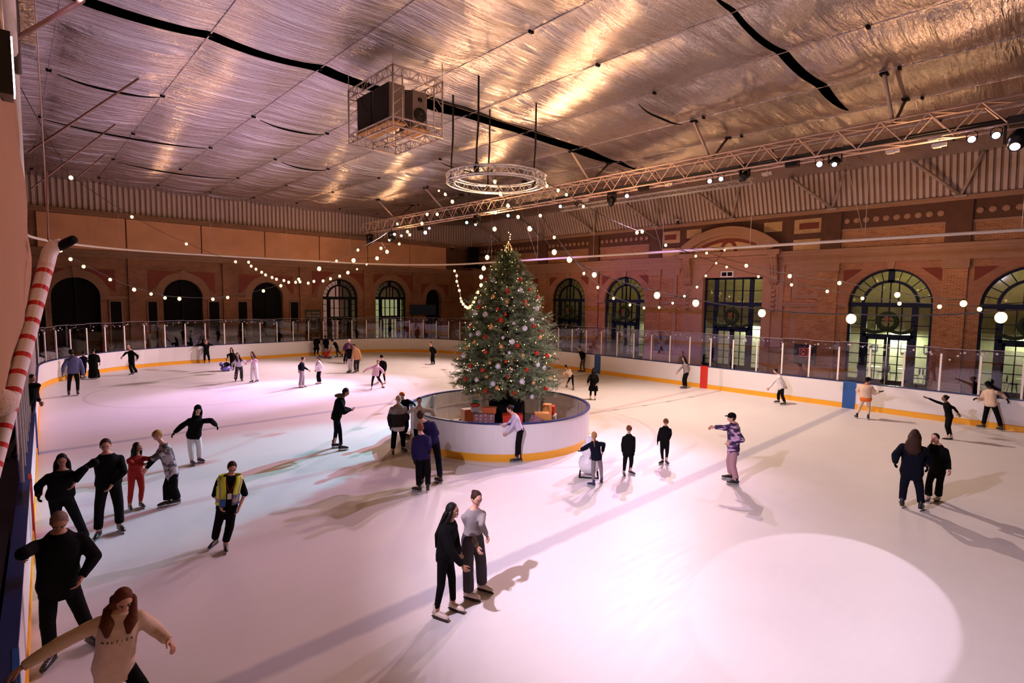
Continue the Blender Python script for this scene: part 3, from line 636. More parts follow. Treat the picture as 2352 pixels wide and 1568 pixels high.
# joints between board panels, posts and panes
def perim(path):
    P = [Vector((x, y, 0)) for x, y in path]; n = len(P); L = [0]
    for i in range(n): L.append(L[-1] + (P[(i + 1) % n] - P[i]).length)
    return P, L
P_, L_ = perim(rink_outline(.09, 30))
def onp(s):
    s = s % L_[-1]
    for i in range(len(P_)):
        if L_[i + 1] >= s: t = (s - L_[i]) / max(1e-6, L_[i + 1] - L_[i]); a = P_[i]; c = P_[(i + 1) % len(P_)]; d = (c - a).normalized(); return a.lerp(c, t), d
npan = int(L_[-1] / 1.165); step_ = L_[-1] / npan; jb = MB()
snow = MB(); rs = random.Random(4)
edgem = mat('pane_edge', (.45, .40, .45), .3)
wpost = mat('white_post', (.85, .76, .72), .5)
for k in range(npan):
    p, d = onp(k * step_); q, d2 = onp((k + 1) * step_)
    if (p.y < -1.5 and q.y < -1.5) or (p.x < 3 and min(p.y, q.y) < 10.8): continue
    r_ = Matrix((d, Vector((d.y, -d.x, 0)), Vector((0, 0, 1)))).transposed()
    b = MB(); b.box((p.x, p.y, 1.17 + .73), (.065, .05, 1.46), r_); part(b, 'glass_post', wpost, rk)
    b = MB(); m_ = (p + q) / 2; dd = (q - p); r2 = Matrix((dd.normalized(), Vector((dd.y, -dd.x, 0)).normalized(), Vector((0, 0, 1)))).transposed(); zt = 2.84 + (.03 if k % 2 else 0)
    b.box((m_.x, m_.y, (1.17 + zt) / 2), (dd.length - .03, .012, zt - 1.17), r2); b.box((m_.x, m_.y, zt), (dd.length - .03, .014, .014), r2, 1); part(b, 'glass_pane', [glass, edgem], rk)
    jb.box((p.x - d.y * .0, p.y, .66), (.012, .2, .90), r_)
    for _ in range(7):         # snowflake decals near the pane tops
        t = rs.random(); z = 2.76 - abs(rs.gauss(0, .13)); c = p.lerp(q, t) - Vector((d.y, -d.x, 0)) * .012; r0 = rs.choice([.012, .018, .028, .045]); c.z = z
        for a in (0, 60, 120):
            u = (d * math.cos(math.radians(a)) + Vector((0, 0, 1)) * math.sin(math.radians(a))) * r0; v = (d * -math.sin(math.radians(a)) + Vector((0, 0, 1)) * math.cos(math.radians(a))) * r0 * .16
            snow.add([c - u - v, c + u - v, c + u + v, c - u + v], [(0, 1, 2, 3)])
part(snow, 'snowflake_decals', mat('frost_white', (.8, .76, .8), .6), rk)['kind'] = 'stuff'
# benches-like stage edge outside left boards: dark skirting
b = MB(); b.bb(-3.0, -.62, -2, 34, -.03, .06); struct(b, 'floor_walkway', floor_dk)
b = MB(); b.prism([(-.62, 3.0), (-.50, 10.6), (-.17, 10.6), (-.44, 3.0)], lambda a, c, d: Vector((a, c, d)), 1.10); o = b.build('padded_bench_back', mat('navy_vinyl', (.006, .012, .05), .5)); tag(o, 'dark navy padded block behind the boards at the lower left edge', 'padding')

# ------------------------------------------------------------------ round enclosure, tree, presents
EC = Vector((11.78, 13.05, 0)); ER = 2.95
en = thing('tree_enclosure', 'round white barrier ring with blue rim and yellow kickplate around the Christmas tree', 'barrier', EC)
ring = lambda r, n=64: [(EC.x + r * math.cos(2 * PI * k / n), EC.y + r * math.sin(2 * PI * k / n)) for k in range(n)]
b = MB(); sweep(b, ring(ER), [(0, .20), (0, 1.06), (-.03, 1.06), (-.03, .20)]); part(b, 'outer_panel', white, en)
b = MB(); sweep(b, ring(ER), [(.02, 0), (.02, .21), (-.03, .21), (-.03, 0)]); part(b, 'kick_plate', yellow, en)
b = MB(); sweep(b, ring(ER), [(.03, 1.06), (.03, 1.10), (-.06, 1.10), (-.06, 1.06)]); part(b, 'rim', bluecap, en)
innerm = mat('grey_inner_panel', (.60, .54, .52), .35, .15, var=.1, vscale=2)
b = MB(); sweep(b, ring(ER - .03), [(0, .0), (0, 1.05), (-.02, 1.05), (-.02, .0)]); sweep(b, ring(ER - .05), [(0, .55), (0, .60), (-.03, .60), (-.03, .55)]); part(b, 'inner_panel', innerm, en)
for k in range(8):
    a = 2 * PI * (k + .35) / 8; p = EC + Vector((math.cos(a), math.sin(a), 0)) * (ER - .11); b = MB(); b.box((p.x, p.y, .52), (.10, .08, 1.04), rotz(a)); part(b, 'inner_post', alum, en)
TC = Vector((11.95, 12.92, 0))
b = MB(); b.lathe([(.62, .44), (.60, 1.15), (.2, 1.3)], TC, 16); o = b.build('tree_skirt', blackm); tag(o, 'black cloth-covered stand around the foot of the Christmas tree', 'tree stand')
b = MB(); b.lathe([(1.75, 0.03), (1.75, .42), (1.72, .44)], TC, 10); pl = b.build('tree_plinth', blackm); tag(pl, 'low black many-sided plinth under the Christmas tree', 'plinth')
treem = bpy.data.materials.new('spruce'); treem.use_nodes = True; _b = treem.node_tree.nodes['Principled BSDF']; _b.inputs['Roughness'].default_value = .65
_n = treem.node_tree.nodes.new('ShaderNodeTexNoise'); _n.inputs['Scale'].default_value = 2.2; _n.inputs['Detail'].default_value = 6; _tc = treem.node_tree.nodes.new('ShaderNodeTexCoord'); treem.node_tree.links.new(_tc.outputs['Object'], _n.inputs['Vector'])
_cr = treem.node_tree.nodes.new('ShaderNodeValToRGB'); _cr.color_ramp.elements[0].position = .32; _cr.color_ramp.elements[0].color = (.05, .075, .03, 1); _cr.color_ramp.elements[1].position = .68; _cr.color_ramp.elements[1].color = (.50, .62, .37, 1)
treem.node_tree.links.new(_n.outputs['Fac'], _cr.inputs[0]); treem.node_tree.links.new(_cr.outputs[0], _b.inputs['Base Color'])
bark = mat('bark', (.05, .03, .02), .9)
tree = thing('christmas_tree', 'tall decorated green Christmas tree standing in the round white barrier', 'christmas tree', TC + Vector((0, 0, .44)))
b = MB(); b.tube([TC + Vector((0, 0, .44)), TC + Vector((0, 0, 3)), TC + Vector((0, 0, 6.0))], [.11, .07, .015], 10); part(b, 'trunk', bark, tree)
def tree_r(z):
    zs = [1.3, 1.6, 2.05, 2.6, 3.2, 3.8, 4.4, 4.9, 5.3, 5.7, 6.15]; rs_ = [1.15, 1.50, 1.66, 1.58, 1.44, 1.26, 1.06, .80, .52, .26, .03]
    return float(np.interp(z, zs, rs_))
rt = np.random.RandomState(11); tv = []; tf = []
def add_needles(o, d, ln, cnt, size):
    # needle sprays along a twig from o along d
    global tv
    t = rt.rand(cnt, 1) * ln; c = np.array(o)[None] + np.array(d)[None] * t
    rnd = rt.randn(cnt, 3); rnd /= np.linalg.norm(rnd, axis=1, keepdims=True) + 1e-9
    nd = rnd * .8 + np.array(d)[None] * .75; nd /= np.linalg.norm(nd, axis=1, keepdims=True)
    sd = np.cross(nd, rt.randn(cnt, 3)); sd /= np.linalg.norm(sd, axis=1, keepdims=True) + 1e-9
    s = size * (.7 + .6 * rt.rand(cnt, 1)); tv.append(np.stack([c - sd * .0055, c + sd * .0055, c + nd * s], 1).reshape(-1, 3))
brm = MB()
lobes = rt.rand(60) * 2 * PI
for i in range(640):
    z = 1.48 + 4.58 * (i / 640) ** 1.12; a = i * 2.39996 + rt.rand() * .3
    R = tree_r(z) * (.80 + .34 * rt.rand()) * (1 + .10 * math.sin(3 * a + z * 3.1) + .07 * math.sin(5 * a - z * 5))
    if R < .05: continue
    R = min(R, tree_r(z) * 1.10 + .03)
    up = -.10 + .30 * (z - 1) / 5 + rt.randn() * .10; d = np.array([math.cos(a), math.sin(a), up]); d /= np.linalg.norm(d)
    o = np.array([TC.x, TC.y, z - R * up * .5]) 
    if i % 3 == 0: brm.tube([Vector(o), Vector(o + d * R * .9)], [.018, .006], 4)
    nt_ = int(5 + R * 13)
    for j in range(nt_):
        s = (.38 + .62 * (j / nt_)) * R; p = o + d * s; side = np.cross(d, [0, 0, 1]); side /= np.linalg.norm(side); sg = 1 if j % 2 else -1
        td = d * (.75 + .3 * rt.rand()) + side * sg * (.25 + .6 * rt.rand()) * (1.15 - s / max(R, .1) * .6) + np.array([0, 0, rt.randn() * .34 + .04]); td /= np.linalg.norm(td)
        add_needles(p, td, .16 + .16 * rt.rand(), 34, .052)
    add_needles(o + d * R * .85, d, .24, 40, .05)
for k in range(20): add_needles([TC.x, TC.y, 5.3 + .04 * k], [rt.randn() * .5, rt.randn() * .5, .8], .14, 24, .045)
V = np.concatenate(tv); nF = len(V) // 3; me = bpy.data.meshes.new('foliage'); me.vertices.add(len(V)); V = V - np.array([TC.x, TC.y, .44]); me.vertices.foreach_set('co', V.ravel().astype(np.float32))
me.loops.add(nF * 3); me.loops.foreach_set('vertex_index', np.arange(nF * 3)); me.polygons.add(nF); me.polygons.foreach_set('loop_start', np.arange(0, nF * 3, 3)); me.update(calc_edges=True); me.materials.append(treem)
fo = bpy.data.objects.new('foliage', me); COL.objects.link(fo); fo.parent = tree
part(brm, 'branches', bark, tree)
# fairy light string and baubles on the tree
fl = thing('fairy_light_string', 'string of tiny warm white fairy lights wound around the Christmas tree', 'fairy lights', TC + Vector((0, 0, 1.0)))
rf = random.Random(21); pts = []
def surf(z, a, k=1.0): r = tree_r(z) * k * (1 + .08 * math.sin(3 * a + z * 3.1)); return TC + Vector((r * math.cos(a), r * math.sin(a), z))
a = 0.0; z = 1.45; cab = []
while z < 6.0:
    cab.append(surf(z, a, .97)); a += .26 / max(.25, tree_r(z)); z += .017 + .006 * math.sin(a * 2) + (.012 if z > 5 else 0)
    pts.append(cab[-1] + Vector((rf.gauss(0, .05), rf.gauss(0, .05), rf.gauss(0, .10))))
    if rf.random() < .45: pts.append(cab[-1] + Vector((rf.gauss(0, .09), rf.gauss(0, .09), rf.gauss(0, .14))))
b = MB(); b.tube(cab, .006, 3); part(b, 'wire', cable, fl)
camd = Vector((-TC.x, -TC.y, 0)).normalized(); front = [p for p in pts if (p - TC).dot(camd) > -.1]; back = [p for p in pts if (p - TC).dot(camd) <= -.1]
rf.shuffle(front); one = None
for p in front[:100]:
    q = p + (p - TC).normalized() * .05
    if one is None: b = MB(); b.ell((0, 0, 0), .014, 6, 4); one = b.build('bulb', fairy, fl); o = one
    else: o = one.copy(); COL.objects.link(o); o.parent = fl
    o.location = q - fl.location
b = MB()
for p in front[100:] + back: b.ell(p + (p - TC).normalized() * .05, .012, 5, 4)
part(b, 'small_bulbs', fairy, fl)['kind'] = 'stuff'
bcol = {'red': mat('red_bauble', (.62, .035, .012), .18, .25), 'white': mat('white_bauble', (.85, .85, .95), .15, .3), 'gold': mat('gold_bauble', (.85, .45, .16), .22, .5)}
capm = mat('bauble_cap', (.7, .5, .2), .3, .9)
bz = [(1165, 668, 'red', 5), (1133, 643, 'white', 5), (1188, 612, 'gold', 4), (1195, 642, 'red', 4), (1200, 628, 'white', 4), (1195, 667, 'white', 5), (1133, 681, 'gold', 4), (1164, 692, 'gold', 4), (1205, 695, 'red', 5), (1211, 703, 'red', 3),
      (1232, 709, 'white', 5), (1235, 684, 'red', 4), (1101, 705, 'red', 4), (1092, 718, 'white', 5), (1115, 722, 'white', 5), (1150, 735, 'red', 5), (1128, 751, 'gold', 5), (1205, 754, 'white', 5), (1226, 748, 'red', 4), (1246, 733, 'white', 3),
      (1081, 749, 'red', 4), (1099, 765, 'white', 5), (1082, 769, 'white', 4), (1114, 774, 'red', 4), (1090, 785, 'gold', 4), (1151, 796, 'gold', 4), (1176, 785, 'white', 5), (1188, 794, 'red', 4), (1115, 808, 'red', 4), (1066, 816, 'white', 5),
      (1233, 811, 'red', 4), (1200, 817, 'gold', 4), (1257, 816, 'red', 4), (1144, 841, 'white', 5), (1162, 830, 'red', 3), (1109, 850, 'red', 4), (1235, 838, 'white', 4), (1068, 870, 'red', 4), (1095, 872, 'white', 4), (1132, 881, 'white', 5),
      (1199, 876, 'white', 5), (1263, 869, 'gold', 4), (1142, 891, 'gold', 4), (1115, 898, 'red', 4), (1254, 892, 'red', 4), (1101, 907, 'gold', 3), (1222, 911, 'white', 4), (1181, 902, 'red', 3), (1166, 864, 'red', 3), (1101, 693, 'white', 3),
      (1161, 722, 'red', 3), (1117, 643, 'red', 3), (1187, 596, 'red', 3), (1145, 620, 'gold', 3), (1180, 742, 'white', 3), (1216, 665, 'red', 3), (1240, 775, 'gold', 4), (1070, 800, 'gold', 3), (1210, 850, 'red', 4), (1170, 810, 'white', 3),
      (1125, 833, 'gold', 3), (1250, 845, 'white', 4), (1080, 840, 'red', 4), (1225, 880, 'gold', 3), (1155, 775, 'white', 3), (1143, 710, 'red', 3), (1222, 735, 'white', 4), (1090, 895, 'white', 3), (1243, 760, 'red', 3), (1118, 865, 'gold', 3)]
bproto = {}
used_lab = {}
for px, py, colr, sz in bz:
    # place on the tree surface: walk along the sight line until it meets the cone
    best = None
    for k in range(120):
        p = atd(px, py, 15.6 + k * .02)
        if math.hypot(p.x - TC.x, p.y - TC.y) < tree_r(p.z) * 1.0 + .04: best = p; break
    if best is None: best = min((atd(px, py, 15.8 + k * .02) for k in range(180)), key=lambda p: math.hypot(p.x - TC.x, p.y - TC.y))
    key = (colr, sz)
    if key not in bproto:
        r_ = .018 * sz; b = MB(); b.ell((0, 0, 0), r_, 12, 8); o = b.build('bauble', bcol[colr]); b = MB(); b.lathe([(.3 * r_, .95 * r_), (.28 * r_, 1.2 * r_)], (0, 0, 0), 8); c_ = b.build('bauble_cap', capm, o); bproto[key] = (o, c_)
    else:
        s0, c0 = bproto[key]; o = s0.copy(); COL.objects.link(o); c_ = c0.copy(); COL.objects.link(c_); c_.parent = o
    o.location = best
    band = 'at the tip' if py < 640 else 'in the upper part' if py < 700 else 'just above the middle' if py < 755 else 'around the middle' if py < 810 else 'in the lower part' if py < 870 else 'at the bottom'
    side = 'left edge' if px < 1095 else 'left half' if px < 1145 else 'centre' if px < 1185 else 'right half' if px < 1235 else 'right edge'
    size = {5: 'large', 4: 'medium', 3: 'small'}[sz]; nm = {'red': 'glossy red', 'white': 'shiny white', 'gold': 'pale gold'}[colr]
    lab = f'{size} {nm} bauble {band} of the tree, {side}'; tag(o, lab, 'bauble', f'{nm} baubles on the tree')
# finial at the tip
ft = thing('tree_topper', 'gold wire teardrop topper with dangling lights on the tree tip', 'tree topper', TC + Vector((0, 0, 6.0)))
b = MB()
for k in range(8):
    a = PI * k / 8 * 2; b.tube([TC + Vector((.12 * math.sin(PI * t) ** .8 * (1.3 - .6 * t) * math.cos(a), .12 * math.sin(PI * t) ** .8 * (1.3 - .6 * t) * math.sin(a), 5.98 + .42 * t)) for t in np.linspace(0.02, .98, 9)], .008, 4)
part(b, 'wire_frame', mat('gold_wire_glow', (.9, .55, .22), .3, .8, emit=(1, .6, .25), estr=.35, light=False), ft)  # mild glow put into the gold wire so the topper looks lit
for k, (dx, dz) in enumerate([(0, .44), (.05, .52), (.045, .60), (.06, .68), (.0, .74), (-.06, .1), (.08, .05), (.1, .2), (-.05, .25)]): b = MB(); u = Vector((.73, -.68, 0)); b.ell(TC + u * dx + Vector((0, 0, 5.98 + dz)), .02, 6, 4); part(b, 'bulb', fairy, ft)
b = MB(); b.tube([TC + Vector((0, 0, 6.3)), TC + Vector((.03, -.03, 6.75)), TC + Vector((0, 0, 8.35))], .004, 4); part(b, 'wire', cable, ft)
# presents on the plinth
def pmat(name, c1, c2=None, scale=6):
    m = mat(name, c1, .45)
    if c2:
        nt = m.node_tree; v = nt.nodes.new('ShaderNodeTexVoronoi'); v.inputs['Scale'].default_value = scale; v.inputs['Randomness'].default_value = .35; tc = nt.nodes.new('ShaderNodeTexCoord'); nt.links.new(tc.outputs['Object'], v.inputs['Vector'])
        lt = nt.nodes.new('ShaderNodeMath'); lt.operation = 'LESS_THAN'; lt.inputs[1].default_value = .30; nt.links.new(v.outputs['Distance'], lt.inputs[0])
        mx = nt.nodes.new('ShaderNodeMix'); mx.data_type = 'RGBA'; mx.inputs[6].default_value = (*c1, 1); mx.inputs[7].default_value = (*c2, 1); nt.links.new(lt.outputs[0], mx.inputs[0]); nt.links.new(mx.outputs[2], nt.nodes['Principled BSDF'].inputs['Base Color'])
    return m
orange = pmat('orange_wrap', (.82, .20, .06)); redg = pmat('red_glitter_wrap', (.62, .03, .01), (.75, .07, .02), 40); spot_ = pmat('spotted_wrap', (.40, .20, .24), (.72, .62, .66), 9); tanw = pmat('tan_wrap', (.72, .33, .09)); greyw = pmat('pale_grey_wrap', (.6, .56, .56), (.4, .4, .42), 14); greenr = mat('green_ribbon', (.05, .42, .22), .4); redr = mat('red_ribbon', (.75, .06, .03), .3)
u_ = Vector((.738, -.675, 0)); f_ = Vector((-.675, -.738, 0))     # along the picture, towards the camera
def present(label, sx, fy, z0, w_, h_, dp, m, yaw=0, rib=None, tilt=0):
    c = TC + u_ * sx + f_ * fy + Vector((0, 0, z0)); t = thing('present', label, 'present', c); R = rotz(math.atan2(u_.y, u_.x) + yaw) @ Matrix.Rotation(tilt, 3, 'Y')
    b = MB(); b.box(c + R @ Vector((0, 0, h_ / 2)), (w_, dp, h_), R); o = part(b, 'box', m, t); bv = o.modifiers.new('bevel', 'BEVEL'); bv.width = .008; bv.segments = 2
    b = MB(); b.box(c + R @ Vector((0, 0, h_ - .04)), (w_ + .012, dp + .012, .085), R); part(b, 'lid', m, t)
    if rib:
        b = MB(); b.box(c + R @ Vector((0, 0, h_ / 2)), (.05, dp + .02, h_ + .012), R); b.box(c + R @ Vector((0, 0, h_ / 2)), (w_ + .02, .05, h_ + .012), R); part(b, 'ribbon', rib, t)
    return c, R, h_, t
Z0 = .445
present('bright orange upright box at the left end of the presents', -1.28, .42, Z0, .34, .52, .30, orange, .5)
present('lavender box with white spots, left of the red glitter box', -.72, .95, Z0, .66, .50, .40, spot_, .05)
c, R, h_, t = present('orange flat parcel lying on top of the spotted lavender box', -.55, .93, Z0 + .51, .44, .18, .26, orange, -.1)
present('red glittery box in the middle front of the presents', .18, 1.18, Z0, .62, .52, .40, redg, .02)
c, R, h_, t = present('small pale box with big red bow and green ribbon beside the orange upright box', -1.02, .80, Z0 + .51, .22, .16, .2, greyw, .3)
for k in range(6): b = MB(); a = k * PI / 3; b.ell(c + Vector((.09 * math.cos(a), .09 * math.sin(a), .22)), (.08, .06, .06), 8, 6); part(b, 'bow_loop', redr if k else greenr, t)
b = MB(); b.ell(c + Vector((.03, .0, .33)), (.14, .11, .045), 8, 6); part(b, 'green_bow', greenr, t)
present('spotted lavender box tilted against the tan boxes on the right', .80, .98, Z0 + .02, .26, .42, .26, spot_, .4, None, .45)
present('tan gift box with white stars at the bottom of a stack of two', 1.12, .62, Z0, .42, .24, .32, tanw, .08)
present('tan gift box on top of another tan box, right of the skater', 1.14, .60, Z0 + .25, .46, .20, .34, tanw, .02)
present('tall narrow tan box standing at the right of the stack', 1.36, .02, Z0, .24, .62, .3, tanw, -.35)
present('red box near the right end of the presents', 1.46, -.42, Z0 + .20, .40, .28, .3, redg, -.2)
present('pale grey patterned box under the red box at the right end', 1.48, -.40, Z0, .44, .19, .32, greyw, -.25)

# ------------------------------------------------------------------ trusses
def truss(b, p0, p1, wdt=.5, hgt=.5, nseg=20, r=.026, rd=.014, tri=False, up=Vector((0, 0, 1))):
    p0 = Vector(p0); p1 = Vector(p1); d = (p1 - p0).normalized(); s = d.cross(up).normalized(); u = s.cross(d).normalized()
    cs = [s * wdt / 2 + u * hgt / 2, -s * wdt / 2 + u * hgt / 2, s * wdt / 2 - u * hgt / 2, -s * wdt / 2 - u * hgt / 2]
    for c in cs: b.tube([p0 + c, p1 + c], r, 6)
    for k in range(nseg):
        a = p0.lerp(p1, k / nseg); m = p0.lerp(p1, (k + .5) / nseg); e = p0.lerp(p1, (k + 1) / nseg)
        for i, j in ((0, 2), (1, 3)): b.tube([a + cs[j], m + cs[i]], rd, 4, cap=False); b.tube([m + cs[i], e + cs[j]], rd, 4, cap=False)
        b.tube([a + cs[0], m + cs[1]], rd, 4, cap=False); b.tube([a + cs[2], m + cs[3]], rd, 4, cap=False)
    return cs
tr = thing('lighting_truss', 'long silver lattice lighting truss running under the foil ceiling on the right', 'truss', (21, 19, 9.6))
copper = mat('truss_tube', (.78, .54, .45), .4, .25)
b = MB(); truss(b, (21, -2, 10.02), (21, 40, 9.96), .60, .74, 34, .034, .022); part(b, 'lattice', copper, tr)
b = MB(); b.tube([(20.75, -2, 9.72), (20.75, 20, 9.68), (20.75, 40, 9.62)], .03, 5); b.tube([(20.95, -2, 9.85), (20.9, 10, 9.80), (21.0, 22, 9.80), (20.95, 40, 9.68)], .045, 5); part(b, 'cable_run', cable, tr)
for i, y in enumerate((-1.6, 4.5, 10.65, 16.8, 22.9, 28.9, 34.9)):
    t = thing('roof_strut', f'V-shaped steel strut holding the lighting truss to the ceiling, {"nearest" if i < 2 else "number %d from the near end" % i}', 'strut', (21, y, 10.4), 'struts above the lighting truss')
    b = MB(); b.tube([(20.85, y, 10.36), (19.5, y, ZC - .05)], .055, 8); part(b, 'pale_leg', beamp, t)
    b = MB(); b.tube([(21.15, y, 10.38), (22.4, y, ZC - .05)], .05, 8); part(b, 'dark_leg', mat('dark_steel', (.10, .06, .05), .5), t)
    for x_ in (19.5, 22.4): b = MB(); b.box((x_, y, ZC - .06), (.28, .2, .05)); part(b, 'ceiling_plate', blackm, t)
for i, y in enumerate((-1.4, 4.42, 10.15, 16.0, 21.7, 27.4, 33.15, 38.85)):
    t = thing('wall_brace', 'diagonal steel roof brace rising from the right wall, ' + ['outside the frame edge', 'nearest the camera', 'left of the yellow brick panel', 'above the stone pediment', 'right of the twin bulbs', 'second right of the tree tip', 'just right of the tree tip', 'nearest the far corner'][i], 'brace', (34.8, y, 9.9), 'roof braces on the right wall')
    b = MB(); b.tube([(34.75, y, 9.95), (33.5, y + 1.9, ZC + .25)], .085, 8); part(b, 'strut', beamp, t); b = MB(); b.tube([(34.75, y, 9.95), (33.7, y - .85, ZC + .25)], .075, 8); part(b, 'strut', beamp, t)
    b = MB(); b.box((34.8, y, 9.9), (.35, .5, .1)); part(b, 'foot_plate', beamp, t)
# second slim white truss bar below
t = thing('slim_truss_bar', 'slim straight white truss bar hanging beyond the lighting truss', 'truss', (23.5, 12, 9.4)); b = MB(); truss(b, (23.6, 10, 9.75), (23.6, 21.0, 9.75), .22, .22, 22, .02, .010); part(b, 'lattice', steel, t)
b = MB(); [b.tube([(23.6, y, 9.85), (23.6, y, ZC)], .012, 4) for y in (11, 20)]; part(b, 'hanger', steel, t)
# ring truss
RC = Vector((11.75, 13.32, 8.42)); rr_ = 1.50
t = thing('ring_truss', 'round silver truss ring hanging on black slings above the tree', 'truss ring', RC)
b = MB(); n = 36
cir = lambda r, z, n=36: [RC + Vector((r * math.cos(2 * PI * k / n), r * math.sin(2 * PI * k / n), z)) for k in range(n)]
for r, z in ((rr_ + .12, .12), (rr_ - .12, .12), (rr_ + .12, -.12), (rr_ - .12, -.12)): b.tube(cir(r, z), .026, 6, closed=True)
o1 = cir(rr_ + .12, .12, 48); o2 = cir(rr_ + .12, -.12, 48); i1 = cir(rr_ - .12, .12, 48); i2 = cir(rr_ - .12, -.12, 48)
for k in range(0, 48, 2):
    k1 = (k + 1) % 48; k2 = (k + 2) % 48
    for A_, B_ in ((o1, o2), (i1, i2), (o1, i1), (o2, i2)): b.tube([A_[k], B_[k1]], .011, 4, cap=False); b.tube([B_[k1], A_[k2]], .011, 4, cap=False)
part(b, 'ring_lattice', alum, t)
for px, ang in ((1068, None), (1085, None), (1199, None), (1207, None)): pass
for k, ang in enumerate((205, 130, -10, 60)):
    a = math.radians(ang); p = RC + Vector((rr_ * math.cos(a), rr_ * math.sin(a), 0)); top = Vector((p.x + .05, p.y, ZC - .32)); b = MB()
    b.tube([p + Vector((0, 0, .12)), p + Vector((0, 0, .55)), p.lerp(top, .5) + Vector((.02, 0, 0)), top], [.03, .03, .02, .02], 6); b.tube([p + Vector((.05, .05, .5)), p.lerp(top, .5) + Vector((.06, 0, 0)), top + Vector((.06, .03, 0))], .014, 5); b.ell(p + Vector((0, 0, .05)), (.09, .09, .20), 8, 6); part(b, 'sling', cable, t)
# speaker cage
CX0, CX1, CY0, CY1, CZ0, CZ1 = 7.92, 9.58, 13.30, 15.92, 9.30, 10.92
t = thing('truss_cage', 'square silver lattice cage hanging from the ceiling with loudspeakers inside', 'truss cage', ((CX0 + CX1) / 2, (CY0 + CY1) / 2, CZ0))
pinkal = mat('pinkish_aluminium', (.85, .66, .60), .4, .25)
def flat_truss(b, p0, p1, h, n, r=.026, rd=.013):
    p0 = Vector(p0); p1 = Vector(p1); u = Vector((0, 0, h)); b.tube([p0, p1], r, 6); b.tube([p0 + u, p1 + u], r, 6)
    for k in range(n): a = p0.lerp(p1, k / n); c = p0.lerp(p1, (k + 1) / n); b.tube([a, a + u], rd, 4); b.tube([a + (u if k % 2 else u * 0), c + (u * 0 if k % 2 else u)], rd, 4)
    b.tube([p1, p1 + u], r, 4)
for nm, z in (('bottom_frame', CZ0), ('top_frame', CZ1 - .26)):
    b = MB()
    for p0, p1, n in (((CX0, CY0), (CX1, CY0), 6), ((CX0, CY1), (CX1, CY1), 6), ((CX0, CY0), (CX0, CY1), 9), ((CX1, CY0), (CX1, CY1), 9)):
        flat_truss(b, (*p0, z), (*p1, z), .26, n)
    if nm == 'bottom_frame':
        flat_truss(b, ((CX0 + CX1) / 2, CY0, z), ((CX0 + CX1) / 2, CY1, z), .2, 9)
        b.tube([(CX0, 14.2, z + .05), (CX1, 14.2, z + .05)], .02, 5); b.tube([(CX0, 15.1, z + .05), (CX1, 15.1, z + .05)], .02, 5)
    part(b, nm, pinkal, t)
for x, y, dx, dy in ((CX0, CY0, .3, 0), (CX1, CY0, -.3, 0), (CX0, CY1, .3, 0), (CX1, CY1, -.3, 0)):
    b = MB(); b.tube([(x, y, CZ0), (x, y, CZ1)], .028, 6); b.tube([(x + dx, y, CZ0 + .2), (x + dx, y, CZ1 - .2)], .022, 6)
    for k in range(4): z0_ = CZ0 + .26 + k * .3; b.tube([(x, y, z0_), (x + dx, y, z0_ + .28)], .011, 4)
    part(b, 'corner_post', pinkal, t)
for x, y in ((CX0, CY0), (CX1, CY1), (CX0, CY1), (CX1, CY0)): b = MB(); b.tube([(x, y, CZ1), (x, y, ZC)], .012, 4); part(b, 'hanger', steel, t)
spk = mat('grey_cabinet', (.36, .27, .25), .6, var=.08); grl = mat('black_grille', (.03, .022, .022), .7, bump=(60, .5, .01)); tb = mat('timber_shelf', (.65, .30, .06), .5)
def speaker(lab, x0, x1, y0, y1, z0, z1, face):
    s = thing('loudspeaker', lab, 'loudspeaker', ((x0 + x1) / 2, (y0 + y1) / 2, z0), 'loudspeakers in the ceiling cage'); b = MB(); b.bb(x0, x1, y0, y1, z0, z1); part(b, 'cabinet', spk, s)
    if face == 'x': b = MB(); b.bb(x0 - .03, x0 + .01, y0 + .03, y1 - .03, z0 + .03, z1 - .03); part(b, 'grille', grl, s)
    else:
        R = Matrix.Rotation(PI / 2, 3, 'X'); cx = (x0 + x1) / 2
        b = MB(); b.lathe([(.215, 0), (.215, .02), (.17, .015), (.05, -.03), (.04, -.02)], (cx, y0 - .005, z0 + .36), 24, 0, R); part(b, 'woofer', blackg, s)
        b = MB(); b.lathe([(.07, 0), (.07, .02), (.03, .01)], (cx, y0 - .005, z0 + .80), 16, 0, R); part(b, 'tweeter', blackg, s)
sz0, sz1 = CZ0 + .28, CZ1 - .30
speaker('dark-grilled loudspeaker at the left rear of the hanging cage', CX0 + .12, CX0 + .62, 14.65, 15.55, sz0, sz1, 'x'); speaker('dark-grilled loudspeaker at the left front of the hanging cage', CX0 + .12, CX0 + .62, 13.70, 14.58, sz0, sz1, 'x')
speaker('pale loudspeaker with round woofer and tweeter facing the rink in the cage', CX1 - .74, CX1 - .24, 13.75, 14.5, sz0, sz1, 'y')
b = MB(); b.bb(CX1 - .80, CX1 - .18, 13.7, 14.6, sz0 - .05, sz0); o = b.build('timber_shelf', tb); tag(o, 'orange timber board under the round-woofer loudspeaker in the cage', 'board')
b = MB(); b.bb(CX0 + .1, CX0 + .66, 13.65, 15.6, sz0 - .05, sz0); o = b.build('timber_shelf', tb); tag(o, 'timber board under the two dark-grilled loudspeakers in the cage', 'board')

